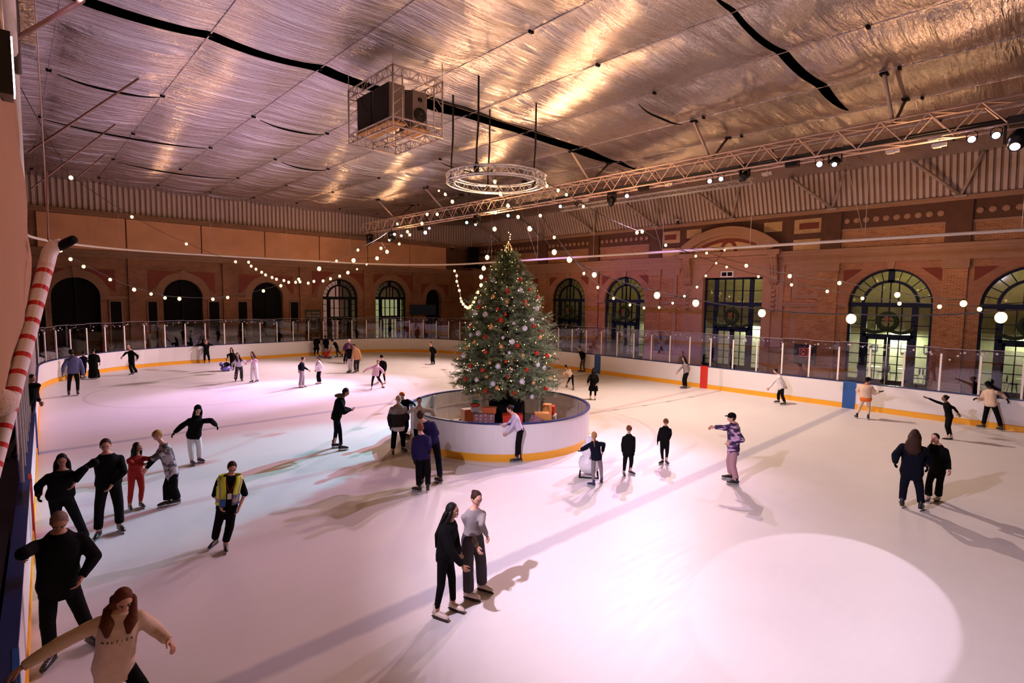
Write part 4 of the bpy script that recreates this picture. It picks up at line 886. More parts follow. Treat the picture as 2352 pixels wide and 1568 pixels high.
# fixtures on the truss
def par(px, py, lens, lab, big=1.0, aim=None):
    p = at(px, py, 0, 20.9); aim = Vector(aim or (8, p.y * .6, 0)); d = (aim - p).normalized(); q = d.to_track_quat('Z', 'Y').to_matrix(); t = thing('spotlight', lab, 'spotlight', p + Vector((0, 0, .25)))
    r = .11 * big; b = MB(); b.lathe([(r * .55, -.24 * big), (r * .9, -.18 * big), (r, 0), (r * 1.05, .04), (r * .9, .03)], p, 16, 0, q); part(b, 'housing', blackg, t)
    b = MB(); b.lathe([(r * .82, .032), (r * .6, .05), (.01, .055)], p, 16, 0, q); part(b, 'lens', lens, t)
    b = MB(); s = q @ Vector((1, 0, 0)); top = Vector((p.x, p.y, 9.68)); b.tube([p + s * r * 1.1, p + s * r * 1.15 + Vector((0, 0, .17)), top, p - s * r * 1.15 + Vector((0, 0, .17)), p - s * r * 1.1], .012, 5); b.tube([top, top + Vector((0, 0, .08))], .03, 6); part(b, 'yoke', blackm, t)
def mover(px, py, lab, aim, lens=None, big=1.0):
    p = at(px, py, 0, 20.9); d = (Vector(aim) - p).normalized(); q = d.to_track_quat('Z', 'Y').to_matrix(); t = thing('moving_head_light', lab, 'stage light', p + Vector((0, 0, .35)))
    b = MB(); b.box((p.x, p.y, p.z + .36 * big), (.34 * big, .30 * big, .14 * big)); part(b, 'base', blackg, t)
    b = MB(); s = (q @ Vector((1, 0, 0))).normalized()
    for k in (-1, 1): b.box(p + s * .19 * big * k + Vector((0, 0, .15 * big)), (.05, .12, .36 * big), frame_rot(s))
    part(b, 'arm', blackg, t); b = MB(); b.lathe([(.07 * big, -.26 * big), (.14 * big, -.2 * big), (.165 * big, 0), (.13 * big, .16 * big), (.10 * big, .24 * big)], p, 14, 0, q); part(b, 'head', blackg, t)
    b = MB(); b.lathe([(.075 * big, .242 * big), (.06 * big, .26 * big), (.01, .265 * big)], p, 14, 0, q); part(b, 'lens', lens or blackg, t)
    b = MB(); b.tube([(p.x, p.y, p.z + .42 * big), (p.x, p.y, max(p.z + .5, 9.75))], .035, 6); part(b, 'clamp', blackm, t)
mover(2338, 322, 'largest black moving head light at the right edge of the truss', (9.5, 2.7, 0), lensp, 1.5)
par(2288, 311, lensw, 'blazing white spotlight next to the largest moving head light', 1.0, (0, 0, 4)); par(2232, 320, lensp, 'glowing pinkish spotlight, second from the right end of the truss', 1.0, (0, 0, 4))
mover(1918, 372, 'black moving head light right of the purple spotlight on the truss', (6, 3, 0), lensp); par(1882, 377, lensp, 'bright purple spotlight beside a moving head near the strut base', 1.0, (0, 0, 4))
par(1656, 411, lensw, 'right one of the close pair of lit spotlights on the truss', .9, (0, 0, 4)); par(1630, 416, lensw, 'left one of the close pair of lit spotlights on the truss', .9, (0, 0, 4))
mover(1710, 405, 'dark moving head light just right of the pair of lit spotlights', (10, 12, 0)); par(1440, 450, lensw, 'lit bluish-white spotlight between two black units on the truss', .9, (0, 0, 4))
mover(1405, 462, 'dark moving head light tilted downward left of a lit spotlight', (16, 14, 0)); par(1287, 474, lensb, 'blue lit spotlight above the right of the tree', .9, (0, 0, 4)); par(1324, 468, lensp if False else blackg, 'unlit spotlight right of the blue one above the tree', .9, (0, 0, 4))
par(1167, 495, lensb, 'blue lit spotlight directly above the tree tip', 1.0, (0, 0, 4)); par(1072, 511, lensb, 'blue lit spotlight left of the tree tip', 1.0, (0, 0, 4)); mover(1096, 511, 'black moving head light left of the tree tip with small violet lens', (10, 22, 0), lensb)
par(977, 534, lensw, 'white lit spotlight near the far end of the truss', 1.3, (0, 0, 4)); par(986, 524, lensw, 'small lit spotlight just above the white one near the far end', .9, (0, 0, 4)); par(906, 538, lensb, 'lit spotlight third from the far end of the truss', 1.1, (0, 0, 4)); mover(899, 548, 'moving head light near the far end of the truss', (6, 30, 0), lensb, 1.2)
mover(849, 554, 'last dark moving head light at the far end of the truss', (14, 36, 0), None, 1.3); par(922, 541, lensb, 'smallest lit spotlight near the far end of the truss', .8, (0, 0, 4))
for px, py, lab in ((1820, 375, 'black box fixture left of the purple spotlight'), (1478, 431, 'black box fixture right of the lit bluish spotlight'), (965, 525, 'black box fixture by the white spotlight at the far end')):
    p = at(px, py, 0, 20.9); t = thing('wash_light', lab + ' on the truss', 'stage light', p); b = MB(); b.box(p, (.26, .42, .24)); part(b, 'housing', blackg, t); b = MB(); b.bb(p.x - .01, p.x + .01, p.y - .01, p.y + .01, p.z + .1, 9.75); part(b, 'hanger', blackm, t)
for px, py, lab in ((2148, 316, 'upper one of the two white control boxes on the truss'), (2157, 333, 'lower one of the two white control boxes on the truss'), (2050, 347, 'grey control box right of the moving head light'), (1762, 399, 'grey control box near the middle of the truss'), (1537, 424, 'grey control box above the portal'), (1345, 460, 'grey control box right of the tree')):
    p = at(px, py, 0, 20.9); t = thing('control_box', lab, 'control box', p); b = MB(); b.box(p, (.12, .36, .10)); b.box(p + Vector((0, .05, -.03)), (.18, .2, .08)); part(b, 'housing', steel, t); b = MB(); b.tube([p, (p.x, p.y, 9.75)], .01, 4); part(b, 'bracket', steel, t)
# left rail lamp
p = Vector((.05, 6.2, 6.45)); t = thing('rail_floodlight', 'glowing violet floodlight high on the left rail by the net', 'floodlight', p)
b = MB(); b.box(p, (.10, .25, .5)); part(b, 'housing', blackg, t); b = MB(); b.box(p + Vector((.055, 0, 0)), (.012, .2, .44)); part(b, 'lens', lensp, t); b = MB(); b.tube([p, p + Vector((0, 0, .9))], .02, 6); part(b, 'bracket', steel, t)

# ------------------------------------------------------------------ suspended rail
ZR = 7.22; path = [(x, y) for x, y in rink_outline(.15, 14)]
t = thing('suspended_rail', 'thin white pipe rail hung in a loop above the rink boards', 'rail', (13, 13, ZR))
b = MB()
pp = [Vector((x, y, ZR)) for x, y in path]; # order: right-top corner, left-top, left-bottom, right-bottom
rt_ = [p for p in pp if p.y > 0]; seq = [Vector((RX1 + .15, -6, ZR))] + [p for p in pp[:15]] + [p for p in pp[15:30]] + [Vector((RX0 - .15, 5.6, ZR))]
b.tube(seq, .068, 8); part(b, 'pipe', mat('rail_white', (.88, .78, .74), .45), t)
for y in (-3, 1.6, 6.4, 11.2, 16.0, 20.8, 25.6, 30.4):
    b = MB(); b.tube([(RX1 + .15, y, ZR), (RX1 + .15, y, ZC - .05)], .012, 4); part(b, 'hanger', steel, t)
    if y in (6.4, 16.0, 25.6): b = MB(); b.tube([(RX1 + .15, y, ZR), (RX1 - 1.2, y + .8, ZC - .05)], .010, 4); part(b, 'hanger', steel, t)
for x in (5, 10, 15, 20): b = MB(); b.tube([(x, RY1 + .1, ZR), (x, RY1 + .1, ZC - .05)], .010, 4); part(b, 'hanger', steel, t)
# cameras, signs
def cctv(px, py, axis, v, lab):
    p = at(px, py, axis, v); t = thing('security_camera', lab, 'security camera', p); b = MB(); b.box(p + Vector((0, 0, .10)), (.34, .34, .10)); part(b, 'bracket', steel, t); b = MB(); b.ell(p - Vector((0, 0, .06)), (.12, .12, .14), 10, 8); part(b, 'dome', blackg, t)
cctv(1557, 509, 0, 34.45, 'white security camera on the wall left of the stone pediment'); cctv(1039, 570, 1, 42.7, 'white security camera in the far corner, left of the tree tip')
t = thing('vent_grille', 'white twin vent box above the rectangular portal door', 'vent', (34.9, 16.2, 6.15)); b = MB(); wallR(b, 15.75, 16.62, 6.14, 6.52, .1, .22); part(b, 'frame', white, t)
for a in (15.83, 16.22): b = MB(); wallR(b, a, a + .32, 6.2, 6.46, .2, .23); part(b, 'grille', blackm, t)
t = thing('fire_hose_cabinet', 'dark recessed cabinet with red hand sign in the brick pier', 'cabinet', (34.9, 11.15, .85)); b = MB(); wallR(b, 10.55, 11.78, .85, 2.0, .1, .20); part(b, 'door', mat('cabinet_dark', (.05, .03, .05), .4), t)
b = MB(); wallR(b, 10.95, 11.5, 1.25, 1.80, .2, .22, 0); o = part(b, 'sign_plate', mat('sign_red', (.62, .03, .03), .5), t); wt = mat('sign_white', (.85, .80, .78), .5)
b = MB(); wallR(b, 10.97, 11.48, 1.27, 1.29, .219, .225); wallR(b, 10.97, 11.48, 1.76, 1.78, .219, .225); wallR(b, 10.97, 10.99, 1.27, 1.78, .219, .225); wallR(b, 11.46, 11.48, 1.27, 1.78, .219, .225); wallR(b, 11.19, 11.30, 1.36, 1.70, .219, .227); wallR(b, 11.16, 11.36, 1.48, 1.62, .219, .227); part(b, 'pictogram', wt, o) if False else part(b, 'pictogram', wt, t)
b = MB(); 
for k in range(6): wallR(b, 10.95 + k * .09, 11.0 + k * .09, 1.02, 1.12, .2, .21)
part(b, 'lettering', redb, t)
t = thing('electrical_cabinet', 'small dark wall cabinet on the pier right of the tree', 'cabinet', (34.9, 20.85, 1.0)); b = MB(); wallR(b, 20.3, 21.5, .85, 1.95, .1, .22); part(b, 'door', MATS['cabinet_dark'], t)
TEXTS = []
def text(s, size, loc, R, m, parent, name='lettering', ext=.004, align='CENTER'):
    cu = bpy.data.curves.new(name, 'FONT'); cu.body = s; cu.size = size; cu.extrude = ext; cu.align_x = align; cu.materials.append(m); tmp = bpy.data.objects.new('tmp', cu); COL.objects.link(tmp); bpy.context.view_layer.update(); me_ = bpy.data.meshes.new_from_object(tmp.evaluated_get(bpy.context.evaluated_depsgraph_get())); bpy.data.objects.remove(tmp); o = bpy.data.objects.new(name, me_); COL.objects.link(o)
    o.parent = parent; q = Vector((0, 0, 0)); pr = parent
    while pr is not None: q += pr.location; pr = pr.parent
    o.location = Vector(loc) - q; o.rotation_euler = R.to_euler(); return o
RF = Matrix(((1, 0, 0), (0, 0, -1), (0, 1, 0)))      # text standing upright, facing -Y
RFx = Matrix(((0, 0, -1), (-1, 0, 0), (0, 1, 0)))    # text facing -X (read from the rink)
t = thing('direction_sign', 'dark poster about skating direction with white arrow loop on the far wall', 'sign', (17.95, YW - .2, 1.5)); b = MB(); wallF(b, 17.33, 18.6, 1.5, 3.42, .18, .22); part(b, 'board', mat('sign_dark_green', (.018, .028, .022), .6), t)
cream = mat('cream_print', (.62, .48, .40), .6)
text('GO WITH', .24, (17.97, YW - .225, 3.10), RF, cream, t); text('THE FLOW', .24, (17.97, YW - .225, 2.86), RF, cream, t); text('SKATE ANTI-CLOCKWISE', .07, (17.97, YW - .225, 1.72), RF, cream, t) if False else None
b = MB(); 
for k in range(2): wallF(b, 17.55, 18.4, 1.70 - k * .1, 1.735 - k * .1, .22, .225)
part(b, 'small_print', mat('faint_print', (.22, .18, .16), .6), t)
b = MB(); cx, cz, hw, hh, rr0 = 17.97, 2.28, .30, .40, .14; loop = []
for qx, qz, a0 in ((hw - rr0, hh - rr0, 0), (-hw + rr0, hh - rr0, 90), (-hw + rr0, -hh + rr0, 180), (hw - rr0, -hh + rr0, 270)):
    for k in range(5): a = math.radians(a0 + 22.5 * k); loop.append((cx + qx + rr0 * math.cos(a), YW - .225, cz + qz + rr0 * math.sin(a)))
b.tube(loop, .022, 6, closed=True)
for sx, dz in ((-1, hh), (1, -hh)): b.prism([(cx + sx * -.08, cz + dz - .08), (cx + sx * -.08, cz + dz + .08), (cx + sx * .08, cz + dz)], lambda a, z, d: PF(a, z, .22 + d), .02)
for sx in (-1, 1): b.tube([(cx + sx * (hw - .12), YW - .225, cz), (cx + sx * (hw + .12), YW - .225, cz)], .02, 5)
part(b, 'arrow_loop', cream, t)
b = MB(); wallF(b, 27.2, 30.1, 2.85, 3.85, .18, .22); o = b.build('blue_banner', mat('banner_blue', (.01, .03, .07), .7)); tag(o, 'dark blue banner on the far wall left of the tree', 'banner')
t = thing('exit_sign', 'tiny dark green sign low on the far wall pier', 'sign', (11.85, YW - .2, 1.3)); b = MB(); wallF(b, 11.65, 12.0, 1.3, 1.52, .18, .21); part(b, 'panel', mat('sign_green', (.01, .06, .03), .6), t)
t = thing('standing_speaker', 'black column loudspeaker above the cornice in the far corner', 'loudspeaker', (33.4, 41.2, 7.7)); b = MB(); b.bb(33.1, 33.9, 40.9, 41.6, 7.7, 9.5); part(b, 'cabinet', blackm, t); b = MB(); b.bb(32.8, 34.8, 40.6, 41.9, 7.5, 7.7); part(b, 'base', blackm, t)

# ------------------------------------------------------------------ string lights
def string(pxs, d0, d1, lab, big=1.0, sags=True, ext0=None, ext1=None):
    n = len(pxs); xs = [p[0] for p in pxs]; cum = [0]
    for i in range(1, n): cum.append(cum[-1] + math.hypot(pxs[i][0] - pxs[i - 1][0], pxs[i][1] - pxs[i - 1][1]))
    tt = cum[-1]; P3 = []
    for i, pq in enumerate(pxs):
        x, y = pq[0], pq[1]; s = cum[i] / tt; inv = (1 / d0) * (1 - s) + (1 / d1) * s; P3.append(atd(x, y, 1 / inv))
    t = thing('string_lights', lab, 'string lights', P3[0]); ends = ([Vector(ext0)] if ext0 else []) + P3 + ([Vector(ext1)] if ext1 else [])
    b = MB(); cpts = []
    for a, c in zip(ends[:-1], ends[1:]):
        for k in range(4): q = a.lerp(c, k / 4); q = q + Vector((0, 0, .09 - .02 * (a - c).length * 4 * (k / 4) * (1 - k / 4))); cpts.append(q)
    cpts.append(ends[-1] + Vector((0, 0, .09))); b.tube(cpts, .012, 5); part(b, 'wire', cable, t)
    for i, p in enumerate(P3):
        r = .045 * big * (pxs[i][2] if len(pxs[i]) > 2 else 1); b = MB(); b.ell(p, (r, r, r * 1.15), 10, 8); o = part(b, 'bulb', bulbm, t); b = MB(); b.tube([p + Vector((0, 0, r * 1.0)), p + Vector((0, 0, max(.09, r * 1.6)))], .018, 6); part(b, 'socket', blackm, o)
string([(163, 408, 1.5), (303, 498, 1.4), (428, 560, 1.5), (541, 601, 1.8)], 26, 40.5, 'long string of widely spaced bulbs descending from the upper left to the far rail', 1, ext0=(-.2, 19, ZC - .1))
string([(139, 575), (162, 595), (192, 612), (253, 642), (308, 665, 1.2), (347, 675), (379, 684, 1.1), (412, 686, 1.3), (489, 687, 1.2), (523, 683, 1.2), (605, 668, 1.3), (645, 656, 1.3), (686, 641, 1.3), (733, 617, 2.0), (773, 599, 1.2), (822, 574, 1.4)], 24, 34, 'long sagging string of bulbs across the three left arches', 1.2, ext1=(21, 35, 9.7))
string([(571, 602), (577, 611), (588, 618), (601, 625), (610, 631), (625, 637), (635, 641), (652, 644), (663, 648), (679, 648), (689, 647), (708, 650), (721, 646), (742, 645), (759, 640), (780, 634), (799, 626, 1.2), (812, 598, 1.5), (866, 593, 1.3), (889, 578, 1.3)], 40, 36, 'dense swag of small bulbs hanging below the far rail', 1.8, ext1=(21, 38, 9.7))
string([(1044, 622), (1049, 633), (1049, 646), (1052, 656, .7), (1055, 667), (1058, 685, .8), (1060, 692), (1064, 698), (1069, 704), (1074, 707), (1080, 704), (1085, 698), (1088, 693), (1092, 685), (1098, 671), (1105, 655, 1.1), (1105, 636, 1.2), (1111, 616, 1.2), (1119, 591, 1.2), (1136, 526)], 34, 19, 'U-shaped swag of bulbs hanging left of the tree top', 1.5)
string([(1137, 417, .9), (1150, 445, 1), (1167, 472, .9), (1190, 498, .8), (1217, 525, 1.1), (1273, 579, 1.1), (1308, 596, 1.2), (1365, 631), (1509, 678, 1.2), (1598, 696, 1.15), (1750, 719, 1.15), (1955, 732, 1.25), (2299, 729, 1.1)], 17.5, 10.0, 'string of bulbs getting bigger from the truss ring to the right edge', 1.4, ext0=(11.75, 13.3, 8.5), ext1=(13, -1, 4.8))
string([(1623, 581), (1714, 610, 1.2), (1814, 634, 1.2), (1928, 650), (2061, 677, 1.2), (2213, 697, 1.2)], 29, 17, 'upper string of bulbs running across the portal to the right arches', 1.3, ext0=(26.2, 14.3, ZR))
string([(1669, 613), (1742, 635), (1818, 654), (1900, 669), (1981, 685), (2066, 697), (2158, 704), (2250, 710)], 28, 18, 'lower string of bulbs just under the purple-lit wire on the right', 1.15, ext0=(26.2, 14.8, ZR), ext1=(24, -1, 5.2))
string([(1664, 574), (1645, 604), (1621, 633), (1601, 659), (1572, 680), (1545, 696), (1514, 706), (1479, 707), (1447, 700), (1409, 685), (1373, 660), (1341, 628), (1273, 545), (1241, 495)], 29, 18, 'hanging swag of bulbs between the portal and the tree', 1.1, ext0=(26.2, 13.2, ZR))
string([(1256, 427), (1282, 437), (1301, 447), (1340, 474), (1463, 534, 1.4), (1475, 532, 1.4), (1529, 563, 1.3), (1598, 588, 1.2)], 18, 29, 'string of bulbs from the truss ring up toward the stone pediment', 1.1)
string([(1039, 463), (1023, 446), (1008, 438, .7)], 20, 24, 'short row of three bulbs left of the truss ring', 1.3); string([(1138, 488), (1004, 492, 1.2), (981, 492, 1.2), (969, 513, 1.3), (941, 539, 1.3), (936, 532, 1.4), (913, 514, 1.3)], 20, 33, 'cluster of bulbs along the far half of the lighting truss', 1.2)
string([(842, 607), (820, 618)], 36, 36, 'two small pale bulbs in front of the lit far window', 1.2); string([(917, 560, 1), (875, 570, 1.2)], 33, 35, 'two bulbs hanging below the far end of the truss', 1.6); string([(1551, 557), (1475, 533)], 27, 28, 'bulb pair wire left of the pediment', 1.0) if False else None

# ------------------------------------------------------------------ left side: net, cane, posts, drums
netm = bpy.data.materials.new('safety_net'); netm.use_nodes = True; nt = netm.node_tree; nt.nodes.clear(); _o = nt.nodes.new('ShaderNodeOutputMaterial'); _t = nt.nodes.new('ShaderNodeBsdfTransparent'); _d = nt.nodes.new('ShaderNodeBsdfDiffuse'); _d.inputs[0].default_value = (.80, .50, .32, 1)
_tl = nt.nodes.new('ShaderNodeBsdfTranslucent'); _tl.inputs[0].default_value = (.7, .42, .25, 1); _a = nt.nodes.new('ShaderNodeMixShader'); _a.inputs[0].default_value = .5; nt.links.new(_d.outputs[0], _a.inputs[1]); nt.links.new(_tl.outputs[0], _a.inputs[2])
_m = nt.nodes.new('ShaderNodeMixShader'); _m.inputs[0].default_value = .88; nt.links.new(_t.outputs[0], _m.inputs[1]); nt.links.new(_a.outputs[0], _m.inputs[2]); nt.links.new(_m.outputs[0], _o.inputs[0])
ys = np.linspace(1.2, 9.0, 60); zs_ = np.linspace(0, 1, 60); b = MB(); vs = []
for i, z in enumerate(zs_):
    for j, y in enumerate(ys):
        s = (y - 1.2) / 7.8; zz = 3.5 + 5.2 * z; edge = float(np.interp(zz, [3.5, 3.85, 4.3, 5.0, 5.8, 7.0, 9], [-.10, .02, .15, .215, .20, .15, .09]))
        xx = -.25 * (1 - s) + edge * s + .012 * math.sin(zz * 7 + y * 2) * s + .008 * math.sin(y * 9)
        vs.append((xx, y, zz))
n = 60; fs = [(i * n + j, i * n + j + 1, (i + 1) * n + j + 1, (i + 1) * n + j) for i in range(n - 1) for j in range(n - 1)]; b.add(vs, fs, 0, True); nn = thing('safety_net', 'tan translucent safety net billowing at the left edge', 'net', (-.3, 3, 3.55)); o = part(b, 'mesh_sheet', netm, nn); so = o.modifiers.new('thick', 'SOLIDIFY'); so.thickness = .006
b = MB(); b.tube([(-.25, 1.2, 8.72), (.1, 9.0, 8.72)], .03, 6); part(b, 'top_bar', steel, nn)
# candy cane pole
cm = bpy.data.materials.new('candy_stripe'); cm.use_nodes = True; nt = cm.node_tree; bs = nt.nodes['Principled BSDF']; bs.inputs['Roughness'].default_value = .35
cp1 = at(114, 580, 1, 8.0); cp0 = at(4, 1000, 1, 7.6); cp0 = cp0 + (cp0 - cp1) * ((cp0.z - .08) / (cp1.z - cp0.z)); cdir = (cp1 - cp0).normalized()
at_ = nt.nodes.new('ShaderNodeAttribute'); at_.attribute_name = 'stripe'; mt = nt.nodes.new('ShaderNodeMath'); mt.operation = 'FRACT'; nt.links.new(at_.outputs['Fac'], mt.inputs[0]); lt = nt.nodes.new('ShaderNodeMath'); lt.operation = 'LESS_THAN'; lt.inputs[1].default_value = .26; nt.links.new(mt.outputs[0], lt.inputs[0])
mx = nt.nodes.new('ShaderNodeMix'); mx.data_type = 'RGBA'; mx.inputs[6].default_value = (.86, .74, .70, 1); mx.inputs[7].default_value = (.60, .02, .02, 1); nt.links.new(lt.outputs[0], mx.inputs[0]); nt.links.new(mx.outputs[2], bs.inputs['Base Color'])
t = thing('candy_cane_pole', 'leaning white pole with red candy stripes and black foam tip at the left edge', 'candy cane', cp0); b = MB()
N_ = 120; pts = [cp0.lerp(cp1, k / N_) for k in range(N_ + 1)]; hook = [cp1 + cdir * .06 + Vector((.03, -.03, .02)), cp1 + cdir * .08 + Vector((.09, -.06, .03))]
b.tube(pts + hook, [.072] * (N_ + 1) + [.072, .06], 14); o = part(b, 'striped_pole', cm, t); me = o.data; atr = me.attributes.new('stripe', 'FLOAT', 'POINT')
Lc = (cp1 - cp0).length; vals = []
for i in range(N_ + 3):
    for j in range(14): s = min(i / N_, 1.0) * Lc / .19 * 1.0 + j / 14 * .0 + .18 * math.sin(2 * PI * j / 14); vals.append(s if i < N_ - 3 else .6)
atr.data.foreach_set('value', vals)
b = MB(); q0 = cp1 + cdir * .05 + Vector((.07, -.03, .02)); q1 = atd(170, 549, 7.8); b.tube([q0, q0.lerp(q1, .5), q1, q1 + (q1 - q0) * .03], [.05, .052, .045, .02], 10); part(b, 'foam_tip', blackm, t)
b = MB(); b.tube([cp1 + Vector((0, 0, .02)), Vector((cp1.x, cp1.y, ZC - .1))], .006, 4); part(b, 'cord', steel, t)
b = MB(); b.lathe([(.16, 0), (.14, .06), (.08, .10)], (cp0.x, cp0.y, .06), 14); part(b, 'foot', blackm, t)
p = at(0, 924, 1, 6.0); b = MB(); b.ell(p, .115, 20, 14, fn=lambda v: v * (1 + .03 * math.sin(v.x * 90) * math.sin(v.z * 80))); o = b.build('snowball_ornament', mat('fluffy_white', (.72, .56, .48), .9, bump=(60, .6, .02))); tag(o, 'white fluffy snowball ornament at the left edge beside the striped pole', 'ornament')
# steel post and cables near the left edge of the ceiling
t = thing('foil_clad_duct', 'vertical foil-wrapped duct at the upper left edge', 'duct', (.42, 8.2, 8)); b = MB(); 
q0 = at(52, 150, 1, 8.5); q1 = at(85, 150, 1, 8.2); b.bb(q0.x - .01, q1.x, 8.2, 8.7, 7.35, ZC - .36); part(b, 'foil_wrap', foil, t); b = MB(); b.tube([(q0.x - .05, 8.2, 7.0), (q0.x - .05, 8.2, ZC)], .035, 8); b.tube([(q0.x - .14, 8.3, 6.0), (q0.x - .14, 8.3, ZC)], .03, 8); part(b, 'pipe', mat('dark_pipe', (.12, .09, .09), .5), t)
for (a, c, d0, d1, w_) in (((190, 0), (30, 92), 6, 8, .022), ((318, 181), (65, 350), 13, 12, .022), ((265, 285), (70, 435), 16, 14, .018), ((240, 355), (175, 410), 22, 20, .02), ((108, 395), (110, 552), 8, 8, .008)):
    p0 = at(*a, 2, ZC - .12) if a[0] in (318, 265, 240) else atd(*a, d0); d1 = math.hypot(p0.x, p0.y) - 1.5 if a[0] in (318, 265, 240) else d1
    b = MB(); b.tube([p0, atd(*c, d1)], w_ * (1 if a[0] not in (318, 265, 240) else 1.5), 5); o = b.build('tension_cable', mat('rod_brown', (.32, .17, .14), .5)); tag(o, {190: 'thick tension rod across the top left corner', 318: 'longest slanting tension rod under the left foil ceiling', 265: 'middle slanting tension rod at the upper left', 240: 'short slanting tension rod above the leftmost string bulb', 108: 'thin vertical cord above the candy-striped pole'}[a[0]], 'rod')
# ------------------------------------------------------------------ people
def fab(name, c, rough=.92, var=.12, vs=14): return mat('cloth_' + name, c, rough, var=var, vscale=vs, bump=(38, .25, .01), spec=.12)
BLK = fab('black', (.0035, .0035, .0045)); NVY = fab('navy', (.004, .005, .013)); DNV = fab('indigo', (.018, .012, .06)); CHR = fab('charcoal', (.03, .027, .03)); GRY = fab('grey', (.20, .18, .19))
WHT = fab('white', (.72, .68, .70)); CRM = fab('cream', (.70, .52, .40)); PNK = fab('pink', (.68, .46, .56)); LAVc = fab('lavender', (.60, .52, .68)); RED = fab('red', (.40, .03, .03)); TAN = fab('tan', (.55, .30, .14))
BLUg = fab('slate_blue', (.09, .10, .20)); JEAN = fab('washed_blue', (.16, .17, .36)); HIV = mat('hi_vis_yellow', (.62, .80, .04), .6, emit=None); REFL = mat('reflective_band', (.35, .28, .24), .4); ORG = fab('orange', (.72, .16, .03)); LGR = fab('light_grey', (.27, .235, .24)); DEN = fab('washed_charcoal', (.05, .044, .048)); ROSE = fab('rose_tan', (.42, .24, .27)); KHA = fab('khaki', (.10, .08, .06))
def pattern(name, a, c, sc_, th=.5, rot=0, st=(1, 1, 1)):
    m = mat('cloth_' + name, a, .85); nt = m.node_tree; n = nt.nodes.new('ShaderNodeTexNoise'); n.inputs['Scale'].default_value = sc_; n.inputs['Detail'].default_value = 3; tc = nt.nodes.new('ShaderNodeTexCoord'); mp = nt.nodes.new('ShaderNodeMapping'); mp.inputs['Scale'].default_value = st
    nt.links.new(tc.outputs['Object'], mp.inputs[0]); nt.links.new(mp.outputs[0], n.inputs['Vector']); r = nt.nodes.new('ShaderNodeValToRGB'); r.color_ramp.elements[0].position = th - .03; r.color_ramp.elements[1].position = th + .03; r.color_ramp.elements[0].color = (*a, 1); r.color_ramp.elements[1].color = (*c, 1)
    nt.links.new(n.outputs['Fac'], r.inputs[0]); nt.links.new(r.outputs[0], nt.nodes['Principled BSDF'].inputs['Base Color']); return m
TIE = pattern('tie_dye', (.07, .065, .07), (.42, .38, .40), 9, .5); FLC = pattern('patterned_fleece', (.03, .012, .06), (.50, .32, .48), 6, .52, 0, (1, 1, 2.2)); PCH = pattern('patched_black', (.012, .012, .015), (.5, .45, .55), 10, .64); FAIR = pattern('speckled_yoke', (.40, .34, .33), (.10, .07, .08), 60, .55)
SK = {'a': mat('skin_light', (.62, .33, .24), .55), 'b': mat('skin_tan', (.42, .20, .12), .55), 'c': mat('skin_brown', (.20, .09, .05), .55), 'd': mat('skin_dark', (.07, .035, .022), .5)}
EYW = mat('eye_white', (.7, .66, .64), .3); EYD = mat('eye_dark', (.02, .012, .01), .2); LIP = mat('lips', (.42, .10, .09), .5)
def hairm(n, c): return mat('hair_' + n, c, .6, spec=.18, var=.35, vscale=22, bump=(45, .7, .012))
HR = {'black': hairm('black', (.005, .004, .004)), 'brown': hairm('brown', (.035, .014, .008)), 'auburn': hairm('auburn', (.12, .035, .016)), 'blond': hairm('blond', (.38, .20, .08)), 'grey': hairm('grey', (.22, .15, .12)), 'white': hairm('white', (.7, .6, .56)), 'ginger': hairm('ginger', (.16, .05, .02))}
BOOTK = mat('boot_black', (.012, .012, .014), .35); BOOTW = mat('boot_white', (.72, .60, .52), .35); BOOTN = mat('boot_navy', (.02, .02, .07), .35); BLADE = mat('blade_steel', (.5, .5, .52), .2, .9); SOLE = mat('boot_sole', (.03, .015, .012), .4); LACE = mat('laces', (.6, .5, .42), .8)
JOBS = []
def vn3(p, s):
    x, y, z = p[:, 0] * s, p[:, 1] * s, p[:, 2] * s; return vnoise(x + z * .7, y - z * .5) + vnoise(y * 1.3 + 5, z * 1.1 + x * .4)
def job(mb, voxel, smooth, fn): JOBS.append((mb, voxel, smooth, fn))
def sphere_ik(p, q, L1, L2, pole):
    p = Vector(p); q = Vector(q); d = q - p; D = d.length; s = max(1.0, D / (L1 + L2) * 1.002); L1 *= s; L2 *= s; a = (L1 * L1 - L2 * L2 + D * D) / (2 * D); h_ = math.sqrt(max(0, L1 * L1 - a * a)); n = d.normalized(); pl = Vector(pole) - n * n.dot(Vector(pole)); pl = pl.normalized() if pl.length > 1e-5 else Vector((0, 0, 1)); return p + n * a + pl * h_
def px_ik(p, q, L1, L2, px, py, pref):
    best = None; d = (Vector(q) - Vector(p)).normalized(); u = d.orthogonal().normalized(); v = d.cross(u)
    for k in range(36):
        a = 2 * PI * k / 36; e = sphere_ik(p, q, L1, L2, u * math.cos(a) + v * math.sin(a)); x, y = proj(e); c = math.hypot(x - px, y - py) - .0 + (e - Vector(p)).dot(pref) * -6
        if best is None or c < best[0]: best = (c, e)
    return best[1]
def head_fn(rx, ry, rz):
    def fn(v):
        t = v.z / rz; x, y, z = v.x, v.y, v.z
        if t < 0: y *= 1 - .30 * (-t) ** 1.4; x *= 1 - .10 * (-t) if x > 0 else 1 - .35 * (-t)
        if x > 0: x *= .96
        xn = x / rx; yn = y / ry
        if xn > .5 and abs(yn) < .30 and -.42 < t < .10: x += rx * .20 * (1 - abs(yn) / .30) * max(0, 1 - abs(t + .28) / .36)
        if xn > .5 and .12 < abs(yn) < .6 and -.02 < t < .22: x -= rx * .05
        if xn > .4 and t < -.62: x += rx * .08
        return Vector((x, y, z))
    return fn
PCOUNT = 0; PINFO = []
